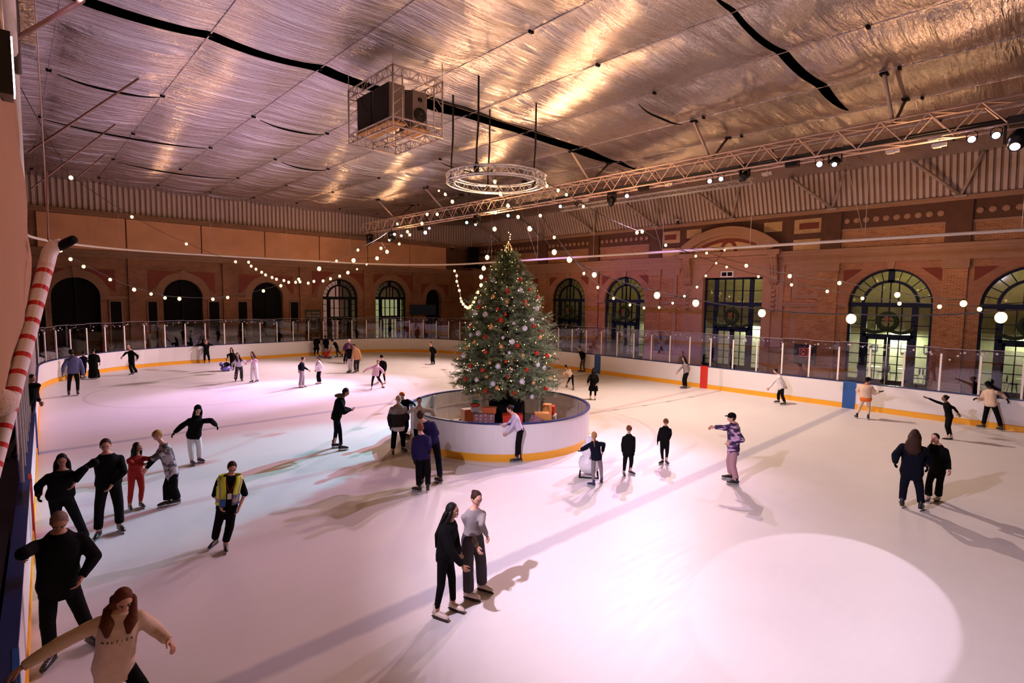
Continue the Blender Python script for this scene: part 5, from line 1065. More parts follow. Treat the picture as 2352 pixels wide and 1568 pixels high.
def person(label, fr, yaw, head, neck, pelvis, feet, top=None, h=None, arms=(None, None), topc=BLK, botc=BLK, skin='a', hair=('short', 'brown'), boot=BOOTK, hem=.0, loose=.014, leg='slim', wf=1.0, nd=0.0, pd=0.0, pitch=14, hyaw=0, hs=1.0, bend=1.012, collar=1.0, ground=None, near=False, fyaw=(0, 0), gloves=None, sleeve=1.0, extra=None, skates=True, names=('top', 'trousers'), coat=0.0, zoff=0.0, cuff=None, sep=.13, group=None, bootm=None, tallboot=False):
    global PCOUNT; PCOUNT += 1
    x0, y0, s_ = fr; T = lambda p: (x0 + p[0] / s_, y0 + p[1] / s_)
    if ground is not None:
        gm = Vector((ground[0], ground[1], zoff)); vd = Vector((gm.x, gm.y, 0)).normalized(); rv = Vector((vd.y, -vd.x, 0)); G = [gm - rv * sep, gm + rv * sep]
        if feet: G = [Vector(f) for f in feet]
    else: G = [at(*T(f), 2, zoff) for f in feet]
    if skates:
        for g_ in G: g_.x = min(g_.x, 25.93); g_.x = max(g_.x, RX0 + .12 + .035 * (g_.y - 20) + .14) if g_.y < 32 else g_.x; g_.y = min(g_.y, 39.8)
    else: zoff -= .055; G = [Vector((g_.x, g_.y, zoff)) for g_ in G]
    gm = (G[0] + G[1]) / 2; d = math.hypot(gm.x, gm.y); vd = Vector((gm.x, gm.y, 0)).normalized(); toC = -vd; Rv = Vector((vd.y, -vd.x, 0))
    yr = math.radians(yaw); Fv = toC * math.cos(yr) + Rv * math.sin(yr); U = Rv * math.cos(yr) - toC * math.sin(yr)
    if math.cos(yr) < -1e-6: U = -U
    if h is None: h = atd(*T(top), d - nd).z - zoff
    h = max(.9, min(1.98, h)); PINFO.append((label[:38], round(h, 2), round(d, 1)))
    pel = atd(*T(pelvis), d - pd); nk = atd(*T(neck), d - nd); hc = atd(*T(head), d - nd - .02 * (Fv.dot(toC)))
    ax = (nk - pel).normalized(); D_ = (Fv - ax * Fv.dot(ax)).normalized(); W_ = ax.cross(D_); 
    if W_.dot(U) < 0: W_ = -W_
    TL = (nk - pel).length
    base = Vector((gm.x, gm.y, zoff))
    Ff = []; 
    for k in range(2):
        a = math.radians(yaw + fyaw[k]); Ff.append((toC * math.cos(a) + Rv * math.sin(a)).normalized())
    bs = h / 1.75 if h > 1.2 else h / 1.65
    ank = [G[k] + Vector((0, 0, .145 * bs)) - Ff[k] * .03 for k in range(2)]
    hips = [pel - W_ * .050 * h - ax * .02 * h, pel + W_ * .050 * h - ax * .02 * h]
    lb = [min(.46 * h, (hips[k] - ank[k]).length * bend) for k in range(2)]; kn = [sphere_ik(hips[k], ank[k], .511 * lb[k], .489 * lb[k], Fv * .9 + (U * (-.25 if k == 0 else .25))) for k in range(2)]
    sh = [nk - ax * .070 * h - W_ * .094 * h * wf, nk - ax * .070 * h + W_ * .094 * h * wf]
    el, wr = [], []
    for k in range(2):
        a = arms[k]
        if a is None:
            w = sh[k] - ax * .29 * h + W_ * (-.03 if k == 0 else .03) * h + Fv * .06 * h; e = sphere_ik(sh[k], w, .172 * h, .152 * h, -Fv + W_ * (-.4 if k == 0 else .4))
        else:
            w = atd(*T((a[2], a[3])), d - nd - (a[4] if len(a) > 4 else .06)); dd = (w - sh[k]); mx_ = .34 * h
            if dd.length > mx_:      # slide the wrist along its sight line to come within reach
                best = None
                for q in np.linspace(-.5, .5, 41):
                    c = atd(*T((a[2], a[3])), d - nd - q); L = abs((c - sh[k]).length - .315 * h) + abs(q) * .05
                    if best is None or L < best[0]: best = (L, c)
                w = best[1]
            e = px_ik(sh[k], w, .172 * h, .152 * h, *T((a[0], a[1])), -Fv * .3)
        el.append(e); wr.append(w)
    vx = .016 if near else (.02 if h > 1.3 else .018)
    def torso(b, infl, lo, hi=1.04, coatl=0.0, sec=None):
        secs = [(-.16, .078, .058), (0, .092, .066), (.3, .080, .060), (.62, .088, .068), (.80, .092, .062), (.92, .066, .048), (1.04, .036, .036)]
        rings = []; ts = sorted(set([lo] + [t for t, _, _ in secs if lo < t < hi] + [hi]))
        def ring(c, w_, dp, D2, W2, n=16):
            r_ = []
            for j in range(n):
                a = 2 * PI * j / n; cx, cy = math.cos(a), math.sin(a); cx = math.copysign(abs(cx) ** .85, cx); cy = math.copysign(abs(cy) ** .85, cy); r_.append(c + W2 * cx * w_ + D2 * cy * dp)
            return r_
        if coatl > 0:
            dn = ((kn[0] + kn[1]) / 2 - pel).normalized(); ax2 = -dn; D2 = (Fv - ax2 * Fv.dot(ax2)).normalized(); W2 = ax2.cross(D2); W2 = W2 if W2.dot(U) > 0 else -W2
            kw = (kn[1] - kn[0]).length * .5
            for q in (1.0, .66, .33): rings.append(ring(pel + dn * coatl * q, .098 * h * wf + infl + .02 * h * q + kw * .15 * q, .072 * h + infl + .012 * h * q, D2, W2))
        for t in ts:
            w_ = float(np.interp(t, [q[0] for q in secs], [q[1] for q in secs])) * h * wf; dp = float(np.interp(t, [q[0] for q in secs], [q[2] for q in secs])) * h * (1 + (wf - 1) * .9)
            f = 1.0 if t < .9 else .5
            rings.append(ring(pel + ax * TL * t, w_ + infl * f, dp + infl * f, D_, W_))
        if rings and (rings[1][0] - rings[0][0]).dot(ax) < 0: pass
        b.loft(rings)
    # body
    b = MB(); torso(b, -.004, -.16); skm = SK[skin]
    for k in range(2):
        b.capsule(sh[k], el[k], .030 * h, .024 * h); b.capsule(el[k], wr[k], .0235 * h, .0155 * h); b.capsule(hips[k], kn[k], .046 * h, .033 * h); b.capsule(kn[k], ank[k] + Vector((0, 0, -.02)), .031 * h, .022 * h)
        b.capsule(nk - ax * .03 * h, sh[k], .022 * h, .030 * h)
    b.capsule(nk - ax * .02 * h, hc - Vector((0, 0, .028 * h)), .030 * h, .029 * h, 12)
    ex = MB(); rx, ry, rz = .055 * h * hs, .044 * h * hs, .066 * h * hs
    ya = math.radians(yaw + hyaw); Fh = (toC * math.cos(ya) + Rv * math.sin(ya)); pt = math.radians(pitch); lean = (nk - pel).normalized()
    Fh = (Fh * math.cos(pt) - Vector((0, 0, 1)) * math.sin(pt)).normalized(); Lh = Vector((0, 0, 1)).cross(Fh).normalized(); Uh = Fh.cross(Lh); MH = Matrix((Fh, Lh, Uh)).transposed()
    ex.ell(hc, (rx, ry, rz), 24, 18, 0, MH, head_fn(rx, ry, rz)); HL = lambda x, y, z: hc + MH @ Vector((x * rx, y * ry, z * rz))
    for s in (-1, 1):
        ex.ell(HL(-.05, s * 1.0, -.05), (.012 * h * hs, .006 * h, .018 * h * hs), 8, 6, 0, MH)
        ex.ell(HL(.80, s * .38, .06), (.006 * h * hs, .0095 * h * hs, .0055 * h * hs), 8, 6, 1, MH); ex.ell(HL(.875, s * .37, .06), (.003 * h * hs, .0045 * h * hs, .0048 * h * hs), 8, 6, 2, MH)
        ex.capsule(HL(.90, s * .20, .24), HL(.80, s * .62, .25), .0032 * h * hs, .0022 * h * hs, 6, 2)
    ex.capsule(HL(.93, -.20, -.60), HL(.93, .20, -.60), .0042 * h * hs, .0042 * h * hs, 6, 3)
    # hands: palm, four fingers, thumb
    for k in range(2):
        fd = (wr[k] - el[k]).normalized(); hd = (fd * .9 + Vector((0, 0, -.25))).normalized(); sd = (W_ if abs(hd.dot(W_)) < .8 else D_); sd = (sd - hd * hd.dot(sd)).normalized(); sd = (Fv - hd * hd.dot(Fv)); sd = sd.normalized() if sd.length > .3 else W_; nrm = hd.cross(sd).normalized(); inw = -W_ if k else W_
        if nrm.dot(inw) < 0: nrm = -nrm
        gm_ = 4 if gloves and gloves[k] else 0; q = wr[k]; hh = h * (1.0 if near else 1.12)
        Mx = Matrix((hd, sd, nrm)).transposed(); ex.ell(q + hd * .026 * hh, (.034 * hh, .024 * hh, .012 * hh), 10, 8, gm_, Mx)
        for i, (o_, l_) in enumerate(((.017, .040), (.006, .046), (-.006, .043), (-.016, .034))):
            a0 = q + hd * .046 * hh + sd * o_ * hh; a1 = a0 + (hd * .88 + nrm * .35 + sd * o_ * 4) * l_ * .5 * hh; a2 = a1 + (hd * .55 + nrm * .8) * l_ * .5 * hh; ex.capsule(a0, a1, .0058 * hh, .0052 * hh, 6, gm_); ex.capsule(a1, a2, .0052 * hh, .0042 * hh, 6, gm_)
        t0 = q + hd * .012 * hh + sd * .018 * hh; t1 = t0 + (hd * .6 + sd * .7 + nrm * .2) * .026 * hh; ex.capsule(t0, t1, .0075 * hh, .0062 * hh, 6, gm_); ex.capsule(t1, t1 + (hd * .85 + nrm * .4) * .022 * hh, .0062 * hh, .005 * hh, 6, gm_)
        ex.capsule(q - fd * .02 * h, q + hd * .01 * h, .0155 * h, .014 * h, 8, gm_)
    body = bpy.data.objects.new('person', bpy.data.meshes.new('person')); COL.objects.link(body); body.location = base; tag(body, label, 'person', group)
    gl = gloves[0] if gloves and gloves[0] else (gloves[1] if gloves and gloves[1] else BLK)
    def fin(vs, fs, body=body, ex=ex, base=base, skm=skm, gl=gl):
        m2 = MB(); m2.add(vs, fs, 0, True); o = len(m2.v); m2.v += [tuple(v) for v in ex.v]; m2.f += [tuple(i + o for i in f) for f in ex.f]; m2.m += ex.m; m2.sm += ex.sm
        me = body.data; me.from_pydata([Vector(v) - base for v in m2.v], [], m2.f)
        for m in (skm, EYW, EYD, LIP, gl): me.materials.append(m)
        me.polygons.foreach_set('material_index', m2.m); me.polygons.foreach_set('use_smooth', m2.sm); me.update()
    job(b, vx, 3, fin)
    def cloth(nm, mb, m, vox=vx, sm=3, amp=.006, mats=None, selfn=None):
        o = bpy.data.objects.new(nm, bpy.data.meshes.new(nm)); COL.objects.link(o); o.parent = body
        def fin2(vs, fs, o=o, m=m, mats=mats, selfn=selfn):
            v = np.array(vs); 
            ms = MB(); me = o.data; P = v.copy()
            if amp:
                c = v.mean(0); off = vn3(v * np.array([1, 1, .45]), 11) * amp + vn3(v, 23) * amp * .4; 
                tmp = bpy.data.meshes.new('t'); tmp.from_pydata(v.tolist(), [], fs); tmp.update(); nn_ = np.empty(len(v) * 3); tmp.vertices.foreach_get('normal', nn_) if hasattr(tmp.vertices[0], 'normal') else None; nn_ = nn_.reshape(-1, 3); P = v + nn_ * off[:, None]; bpy.data.meshes.remove(tmp)
            me.from_pydata((P - np.array(base)).tolist(), [], fs)
            for mm in (mats or [m]): me.materials.append(mm)
            if selfn:
                F3 = np.array([np.mean([P[i] for i in f], 0) for f in fs]); me.polygons.foreach_set('material_index', selfn(F3).astype(int))
            me.polygons.foreach_set('use_smooth', [True] * len(fs)); me.update()
        job(mb, vox, sm, fin2); return o
    def hard(nm, mb, m, parent=None):
        o = mb.build(nm, m, parent or body); q = base if parent is None else base; o.data.transform(Matrix.Translation(-base)); return o
    # trousers
    lo = {'slim': (.050, .036, .026), 'tight': (.047, .034, .024), 'wide': (.058, .050, .048), 'flare': (.050, .040, .046), 'straight': (.054, .043, .037)}[leg]
    b = MB(); torso(b, .010, -.16, .14)
    for k in range(2):
        end = ank[k] + Vector((0, 0, .0 if leg in ('wide', 'flare') else .03)); b.capsule(hips[k] - ax * .0, kn[k], lo[0] * h + .004, lo[1] * h + .004, 12)
        p0, p1 = kn[k], end; n_ = 5; b.tube([p0.lerp(p1, i / n_) for i in range(n_ + 1)], [(lo[1] * (1 - i / n_) + lo[2] * i / n_) * h + .004 for i in range(n_ + 1)], 12)
    cloth(names[1], b, botc, amp=.006 if leg != 'tight' else .002)
    # top
    b = MB(); torso(b, loose, -.12 - hem, collar, coat)
    for k in range(2):
        b.capsule(nk - ax * .035 * h, sh[k], .024 * h + loose * .3, .032 * h + loose * .4, 12); b.capsule(sh[k], el[k], .032 * h + loose * .6, .029 * h + loose * .7, 12)
        if sleeve > .5:
            w2 = el[k].lerp(wr[k], sleeve * .96); b.tube([el[k], el[k].lerp(w2, .5), w2], [.029 * h + loose * .7, .026 * h + loose * .6, .0215 * h + loose * .4], 12)
    tp = cloth(names[0], b, topc, amp=.007 if loose > .01 else .002, mats=(extra or {}).get('mats'), selfn=(extra or {}).get('sel') and (lambda F3, e=extra: e['sel'](F3, pel, nk, h)))
    if sleeve <= .5 and (extra or {}).get('under'):
        b = MB()
        for k in range(2): b.tube([el[k], wr[k]], [.029 * h, .021 * h], 10)
        hard('undersleeve', b, extra['under'])
    # hair and hats
    hk, hcn = hair[0], hair[1]; hm = HR.get(hcn, None) or hcn; b = MB()
    hl = lambda x, y, z: HL(x, y, z)
    if hk != 'bald': b.ell(hl(-.20, 0, .20), (rx * .98, ry * 1.10, rz * .94), 18, 12, 0, MH)
    else: b.ell(hl(-.16, 0, .06), (rx * .93, ry * 1.06, rz * .80), 16, 10, 0, MH)
    if hk == 'mop': b.ell(hl(.05, 0, .42), (rx * .95, ry * 1.16, rz * .66), 16, 10, 0, MH)
    if hk in ('long', 'longfront', 'hood', 'thick'):
        tk = 1.45 if hk == 'thick' else 1.0
        Lg = hair[2] if len(hair) > 2 else .20
        bk_ = -D_ if not hk == 'x' else D_; p0 = hl(-.55, 0, .3); p1 = hl(-.85, 0, -.6); p2 = nk - D_ * .045 * h + ax * .0; p3 = nk - D_ * (.075 * h + loose) - ax * Lg * h * .55; p4 = nk - D_ * (.07 * h + loose) - ax * Lg * h
        b.tube([p0, p1, p2, p3, p4], [ry * .9, ry * 1.15, .058 * h, .055 * h, .018 * h], 12, 0, True, False, True, .55, D_ * -1) if False else b.loft([[c + W_ * math.cos(2 * PI * j / 12) * w_ + D_ * math.sin(2 * PI * j / 12) * w2 for j in range(12)] for c, w_, w2 in ((p0, ry * .8, rx * .4), (p1, ry * 1.12 * (tk * .5 + .5), rx * .55 * tk), (p2, .055 * h * tk, .026 * h * tk), (p3, .056 * h * tk, .022 * h * tk), (p4, .028 * h * tk, .012 * h))])
        for s in (-1, 1): b.tube([hl(.15, s * .95, .35), hl(.05, s * 1.12, -.4), hl(-.2, s * 1.15, -1.2), nk + W_ * s * .055 * h + D_ * (.050 * h + loose * .7 if hk == 'longfront' else -.02 * h) - ax * .05 * h, nk + W_ * s * .050 * h + D_ * (.072 * h + loose if hk == 'longfront' else -.05 * h) - ax * Lg * h * .8], [.014 * h, .024 * h, .034 * h, .036 * h, .010 * h] if hk == 'longfront' else [.012 * h, .020 * h, .024 * h, .022 * h, .006 * h], 10)
    if hk == 'bun': b.ell(hl(-1.05, 0, .45), rx * .42, 10, 8)
    if hk == 'ponytail': b.tube([hl(-.95, 0, .35), hl(-1.35, 0, .1), hl(-1.35, 0, -.7), nk - D_ * .08 * h - ax * .08 * h], [.012 * h, .018 * h, .015 * h, .004 * h], 8)
    if hk == 'braid': b.tube([hl(-.95, 0, .1), hl(-1.15, 0, -.6), nk - D_ * .075 * h, nk - D_ * .09 * h - ax * .10 * h], [.012 * h, .011 * h, .010 * h, .004 * h], 8)
    hard('hair', b, hm)
    if hk == 'hood':
        b = MB(); b.ell(hl(-.30, 0, .22), (rx * 1.12, ry * 1.32, rz * 1.12), 16, 12, 0, MH); b.ell(nk - D_ * .02 * h, (.075 * h, .075 * h, .035 * h), 12, 8); hard('hood', b, topc)
    if len(hair) > 3 and hair[3]:
        kind, cm_ = hair[3]
        b = MB()
        if kind == 'cap': b.ell(hl(-.12, 0, .36), (rx * 1.08, ry * 1.18, rz * .80), 16, 10, 0, MH); b.ell(hl(1.05, 0, .42), (rx * .62, ry * .85, rz * .07), 12, 6, 0, MH); hard('cap', b, cm_)
        if kind == 'beanie': b.ell(hl(-.14, 0, .40), (rx * 1.10, ry * 1.22, rz * .86), 16, 10, 0, MH); b.lathe([(rx * 1.12, -.1 * rz), (rx * 1.14, .1 * rz)], hl(-.10, 0, .30), 16, 0, MH); hard('beanie', b, cm_)
        if kind == 'santa': b.ell(hl(-.12, 0, .42), (rx * 1.05, ry * 1.15, rz * .85), 14, 10, 0, MH); hard('santa_hat', b, cm_); b = MB(); b.lathe([(rx * 1.05, -.12 * rz), (rx * 1.15, 0), (rx * 1.05, .14 * rz)], hl(-.10, 0, .28), 16, 0, MH); b.ell(hl(-.9, 0, .75), rx * .28, 8, 6); hard('hat_trim', b, WHT)
        if kind == 'fur': b.ell(nk - D_ * .03 * h + ax * .02 * h, (.085 * h, .085 * h, .035 * h), 14, 8); hard('fur_collar', b, cm_)
        if kind == 'beard': b.ell(hl(.55, 0, -.62), (rx * .52, ry * .78, rz * .42), 12, 8, 0, MH); hard('beard', b, cm_)
        if kind == 'glasses':
            for s in (-1, 1): b.tube([hl(.96, s * .37, .06) + MH @ Vector((0, .014 * h * math.cos(a), .010 * h * math.sin(a))) for a in np.linspace(0, 2 * PI, 13)[:-1]], .0016 * h, 5, 0, True, True); b.tube([hl(.9, s * .72, .08), hl(0, s * 1.03, .08)], .0015 * h, 4)
            hard('glasses', b, BOOTK)
        if kind == 'bow': b.ell(hl(-1.25, 0, .1), (rx * .35, ry * .5, rz * .3), 8, 6, 0, MH); hard('hair_bow', b, cm_)
    # skates
    bm = boot
    if True:
        for k in range(2):
            f = Ff[k]; g = G[k]; S = bs; up = Vector((0, 0, 1)); hl_ = g - f * .085 * S + up * .085 * S; b = MB()
            rp = [(-.10, .085, .030), (-.085, .095, .040), (-.03, .100, .044), (.04, .092, .043), (.10, .082, .041), (.15, .074, .034), (.172, .070, .018)]
            b.tube([g + f * a * S + up * (z - .006) * S for a, z, r in rp], [r * S for a, z, r in rp], 10, 0, True, False, True, .95, up)
            tall = .19 if tallboot else .06
            b.tube([g - f * .055 * S + up * .09 * S, g - f * .05 * S + up * .15 * S, g - f * .05 * S + up * (.17 + tall) * S + (kn[k] - ank[k]).normalized() * .0], [.045 * S, .041 * S, .044 * S], 12); o = hard('skate' if skates else 'shoe', b, bm)
            if not skates: continue
            b = MB(); sd = f.cross(up); Rm = Matrix((f, -sd if False else up.cross(f), up)).transposed()
            b.box(g + f * .035 * S + up * .014 * S, (.29 * S, .006, .024 * S), Rm); b.box(g - f * .06 * S + up * .038 * S, (.07 * S, .03 * S, .03 * S), Rm); b.box(g + f * .10 * S + up * .036 * S, (.06 * S, .03 * S, .024 * S), Rm); b.box(g + f * .03 * S + up * .052 * S, (.27 * S, .075 * S, .012 * S), Rm); o2 = b.build('blade', BLADE if bm is not BOOTW else SOLE, o); o2.data.transform(Matrix.Translation(-base))
            if near:
                b = MB()
                for i in range(4): c = g + f * (.0 + .03 * i) * S + up * (.150 - .012 * i) * S; b.tube([c - Rm @ Vector((0, .028 * S, .004)), c + Rm @ Vector((0, .028 * S, .004)) + f * .01], .003, 4)
                o3 = b.build('laces', LACE, o); o3.data.transform(Matrix.Translation(-base))
    ctx = dict(body=body, hard=hard, cloth=cloth, torso=torso, pel=pel, nk=nk, ax=ax, D=D_, W=W_, h=h, TL=TL, sh=sh, el=el, wr=wr, kn=kn, ank=ank, HL=HL, MH=MH, base=base, loose=loose, hips=hips)
    return ctx
def run_jobs():
    tmp = []
    for mb, vox, sm, fn in JOBS:
        me = bpy.data.meshes.new('job'); me.from_pydata(mb.v, [], mb.f); o = bpy.data.objects.new('job', me); COL.objects.link(o)
        r = o.modifiers.new('r', 'REMESH'); r.mode = 'VOXEL'; r.voxel_size = vox; r.adaptivity = 0.0
        s = o.modifiers.new('s', 'SMOOTH'); s.factor = .5; s.iterations = sm; tmp.append(o)
    bpy.context.view_layer.update(); dg = bpy.context.evaluated_depsgraph_get()
    for o, (mb, vox, sm, fn) in zip(tmp, JOBS):
        e = o.evaluated_get(dg); m = e.to_mesh(); n = len(m.vertices); co = np.empty(n * 3); m.vertices.foreach_get('co', co); vs = co.reshape(-1, 3).tolist(); fs = [tuple(p.vertices) for p in m.polygons]; e.to_mesh_clear(); fn(vs, fs)
    for o in tmp: me = o.data; bpy.data.objects.remove(o); bpy.data.meshes.remove(me)

A = (0, 880, 3.733); B = (0, 1150, 3.751); C = (440, 740, 4.357); Hz = (100, 750, 4.356); D = (850, 850, 3.92); E = (900, 1080, 4.237); Fz = (1280, 780, 3.92); Gz = (1720, 780, 3.7215); K = (700, 770, 10.69); M_ = (870, 890, 6.275)
# --- foreground left
c = person('person in cream sweatshirt reaching left for the boards, closest to the camera', B, 0, (1060, 850), (1035, 935), (985, 1400), None, ground=(0.86, 6.28), h=1.66, arms=((600, 1130, 175, 1440, .1), (1350, 1110, 1455, 1205, .1)), topc=CRM, botc=BLK, skin='a', hair=('longfront', 'auburn', .13), leg='tight', near=True, hem=.14, loose=.03, pitch=38, hyaw=15, names=('sweatshirt', 'leggings'), nd=.12)
# lettering on the chest
dz = c['D']; p = c['pel'] + c['ax'] * c['TL'] * .60 + dz * (.072 * c['h'] + .040); Rt = Matrix((c['W'], c['ax'], dz)).transposed()
for i, ch in enumerate('NAUTICA'):
    x_ = (i - 3) * .038; q = p + c['W'] * x_ - dz * (x_ * x_ * 1.7); ang = math.atan2(x_, .16) * .5
    text(ch, .034, q, Rt @ Matrix.Rotation(ang, 3, 'Y'), BLK, c['body'], ext=.003)
person('big balding person in black coat holding the boards', B, 0, (510, 180), (505, 275), (505, 700), ((.14, 8.38, 0), (.56, 8.55, 0)), ground=(0.35, 8.48), h=1.84, arms=((235, 420, 195, 465, .0), (810, 430, 700, 660, .12)), topc=BLK, botc=BLK, skin='b', hair=('short', 'grey'), wf=1.18, collar=1.03, leg='straight', near=True, hem=.14, loose=.03, pitch=42, names=('coat', 'trousers'), fyaw=(-25, 20), nd=.15)
person('person in black hooded top, long dark hair, closest to the left boards in the group', A, 0, (530, 660), (540, 740), (520, 955), None, ground=(.62, 12.1), h=1.66, arms=((325, 860, 330, 965, .05), (690, 810, 640, 850, .25)), skin='b', hair=('long', 'black', .12), wf=1.2, leg='straight', near=True, loose=.03, pitch=25, hem=.05, names=('hoodie', 'trousers'), gloves=(BLK, None), sep=.17)
person('person all in black with short dark hair, legs apart, hand touching a companion', A, 0, (905, 535), (915, 600), (930, 850), [(842, 1330), (1035, 1272)], top=(905, 478), arms=((775, 700, 725, 720, .10), (1065, 745, 960, 870, .22)), skin='a', hair=('short', 'brown'), wf=1.15, leg='straight', near=True, loose=.02, names=('sweater', 'trousers'), fyaw=(-15, 15), pitch=18)
person('child in red tracksuit with long dark hair holding an arm of the blond skater', A, 20, (1180, 548), (1170, 612), (1162, 765), [(1118, 1088), (1215, 1066)], top=(1165, 503), arms=((1115, 705, 1235, 690, .18), (1290, 650, 1345, 630, .05)), topc=RED, botc=RED, skin='b', hair=('long', 'black', .2), leg='slim', near=True, names=('jacket', 'trousers'), tallboot=True, pitch=-5, hyaw=30, hs=1.05, fyaw=(-10, 0))
person('blond skater in tie-dye T-shirt over black sleeves, bending toward the child in red', A, -78, (1352, 447), (1400, 515), (1475, 765), [(1425, 1055), (1505, 1040)], h=1.66, arms=((1385, 655, 1255, 730, .15), (1320, 640, 1270, 690, .0)), topc=TIE, skin='a', hair=('mop', 'blond'), leg='wide', near=True, sleeve=.45, extra={'under': BLK}, hem=.10, loose=.025, names=('tshirt', 'wide_trousers'), pitch=30)
person('person in black hooded jacket and white trousers with arms spread wide', A, 8, (1697, 228), (1690, 285), (1662, 440), [(1652, 700), (1718, 678)], top=(1690, 180), arms=((1575, 345, 1492, 425, .05), (1800, 310, 1855, 362, .05)), topc=BLK, botc=WHT, skin='a', hair=('hood', 'black', .10), boot=BOOTN, leg='straight', near=True, loose=.035, hem=.10, fyaw=(15, 30), names=('hooded_jacket', 'trousers'), gloves=(BLK, BLK), pitch=25)
c = person('steward in yellow high-visibility vest with glasses and hands in pockets', A, 5, (1990, 722), (1975, 782), (1945, 1060), [(1838, 1405), (1938, 1437)], top=(1990, 652), arms=((1845, 945, 1888, 1052, .10), (2095, 945, 2052, 1062, .10)), skin='a', hair=('short', 'brown', 0, ('glasses', None)), sleeve=.35, leg='straight', near=True, loose=.02, fyaw=(-38, -5), pitch=32, names=('polo_shirt', 'trousers'), wf=1.08)
# vest over the shirt: front panels and back with bands
b = MB(); nk, pel, ax, Dv, Wv, hh = c['nk'], c['pel'], c['ax'], c['D'], c['W'], c['h']; TLv = c['TL']
def vest_pt(t, a, off=.0):
    secs = [(-.14, .098, .074), (0, .098, .074), (.3, .088, .068), (.62, .098, .073), (.84, .110, .066), (.955, .086, .052)]
    w_ = float(np.interp(t, [q[0] for q in secs], [q[1] for q in secs])) * hh * 1.08; dp = float(np.interp(t, [q[0] for q in secs], [q[2] for q in secs])) * hh; return pel + ax * TLv * t + Wv * math.sin(a) * (w_ + .022 + off) + Dv * math.cos(a) * (dp + .024 + off)
ts = [.12, .2, .32, .44, .56, .68, .78, .86, .93, .99]; ths = np.linspace(.28, 2 * PI - .28, 27); vs = []; fs = []; mi = []
for i, t in enumerate(ts):
    for a in ths: vs.append(vest_pt(t, a + (.25 if a < PI else -.25) * max(0, t - .6) * 2 * (1 if abs(a - PI) > 2 else 0)))
for i in range(len(ts) - 1):
    for j in range(26):
        a = (ths[j] + ths[j + 1]) / 2; arm_hole = ts[i] > .64 and ts[i] < .85 and (abs(a - PI / 2) < .42 or abs(a - 1.5 * PI) < .42)
        if arm_hole: continue
        fs.append((i * 27 + j, i * 27 + j + 1, (i + 1) * 27 + j + 1, (i + 1) * 27 + j)); band = ts[i] in (.2,) ; strap = ts[i] > .3 and .62 < min(a, 2 * PI - a) < .86
        mi.append(1 if band or strap else (2 if ts[i] < .4 and ts[i] > .05 and a < PI and ts[i] != .2 and ts[i] < .33 else 0))
b.v = [tuple(v) for v in vs]; b.f = fs; b.m = mi; b.sm = [True] * len(fs); vo = c['hard']('hi_vis_vest', b, [HIV, REFL, JEAN]); so = vo.modifiers.new('thick', 'SOLIDIFY'); so.thickness = .012; so.offset = 1
b = MB(); b.tube([vest_pt(.95, .5, .01), vest_pt(.6, .12, .012), vest_pt(.52, 0, .014), vest_pt(.6, -.12, .012), vest_pt(.95, -.5, .01)], .006, 5); la = c['hard']('lanyard', b, RED); b = MB(); b.box(vest_pt(.42, 0, .03), (.07, .01, .10), frame_rot(Wv)); c['hard']('id_badge', b, WHT)
b = MB(); b.box(vest_pt(.22, -.45, .05), (.10, .03, .12), frame_rot(Wv)); c['hard']('blue_pouch', b, bluep)
# --- centre foreground pair
person('person in black with long straight black hair and white skates, left of the centre pair', E, 68, (590, 395), (560, 480), (520, 800), [(455, 1452), (612, 1372)], top=(590, 328), arms=((610, 870, 690, 925, .05), (640, 760, 655, 800, -.15)), skin='b', hair=('long', 'black', .26), boot=BOOTW, leg='tight', near=True, loose=.022, hem=.10, fyaw=(-12, -12), pitch=10, names=('hoodie', 'leggings'))
person('person in fitted grey top and wide charcoal trousers with hair tied back, centre front', E, 28, (825, 275), (800, 365), (785, 640), [(762, 1262), (893, 1180)], top=(820, 183), arms=((755, 590, 830, 740, .20), (885, 520, 922, 625, .10)), topc=LGR, botc=DEN, skin='a', hair=('bun', 'brown'), boot=BOOTW, leg='wide', near=True, loose=.003, hem=-.16, fyaw=(40, 35), pitch=18, hyaw=5, names=('knit_top', 'wide_trousers'))
# --- around the enclosure
person('person in padded dark jacket with fur collar standing alone, hands together', C, 88, (1545, 700), (1500, 748), (1452, 930), [(1440, 1255), (1508, 1280)], top=(1545, 660), arms=((1520, 890, 1592, 868, .08), (1530, 880, 1585, 872, -.1)), topc=BLK, botc=NVY, skin='a', hair=('short', 'black', 0, ('fur', KHA)), leg='tight', loose=.035, hem=.12, pitch=20, names=('padded_jacket', 'trousers'), near=True)
person('bearded older person in dark fleece with pale patterned shoulders', M_, 8, (283, 165), (285, 245), (278, 560), [(205, 960), (362, 925)], top=(283, 103), arms=((150, 430, 165, 560, .06), (380, 420, 388, 480, .1)), topc=CHR, botc=BLK, skin='a', hair=('bald', 'white', 0, ('beard', HR['white'])), leg='straight', near=True, wf=1.15, loose=.025, hem=.06, gloves=(BLK, BLK), names=('fleece', 'trousers'), fyaw=(-5, 25), extra={'mats': [CHR, FAIR, WHT], 'sel': lambda F3, pel, nk, h: np.where(F3[:, 2] > pel.z + (nk.z - pel.z) * .62, 1, np.where(F3[:, 2] < pel.z + .015, 2, 0))})
person('person in orange-red Santa hat and black jacket behind the bearded one', M_, 60, (330, 120), (365, 170), (375, 440), [(365, 735), (392, 712)], h=1.62, arms=((420, 250, 395, 330, .1), (440, 195, 490, 225, .0)), skin='b', hair=('short', 'black', 0, ('santa', ORG)), leg='straight', loose=.035, names=('jacket', 'trousers'), gloves=(BLK, BLK), pitch=30)
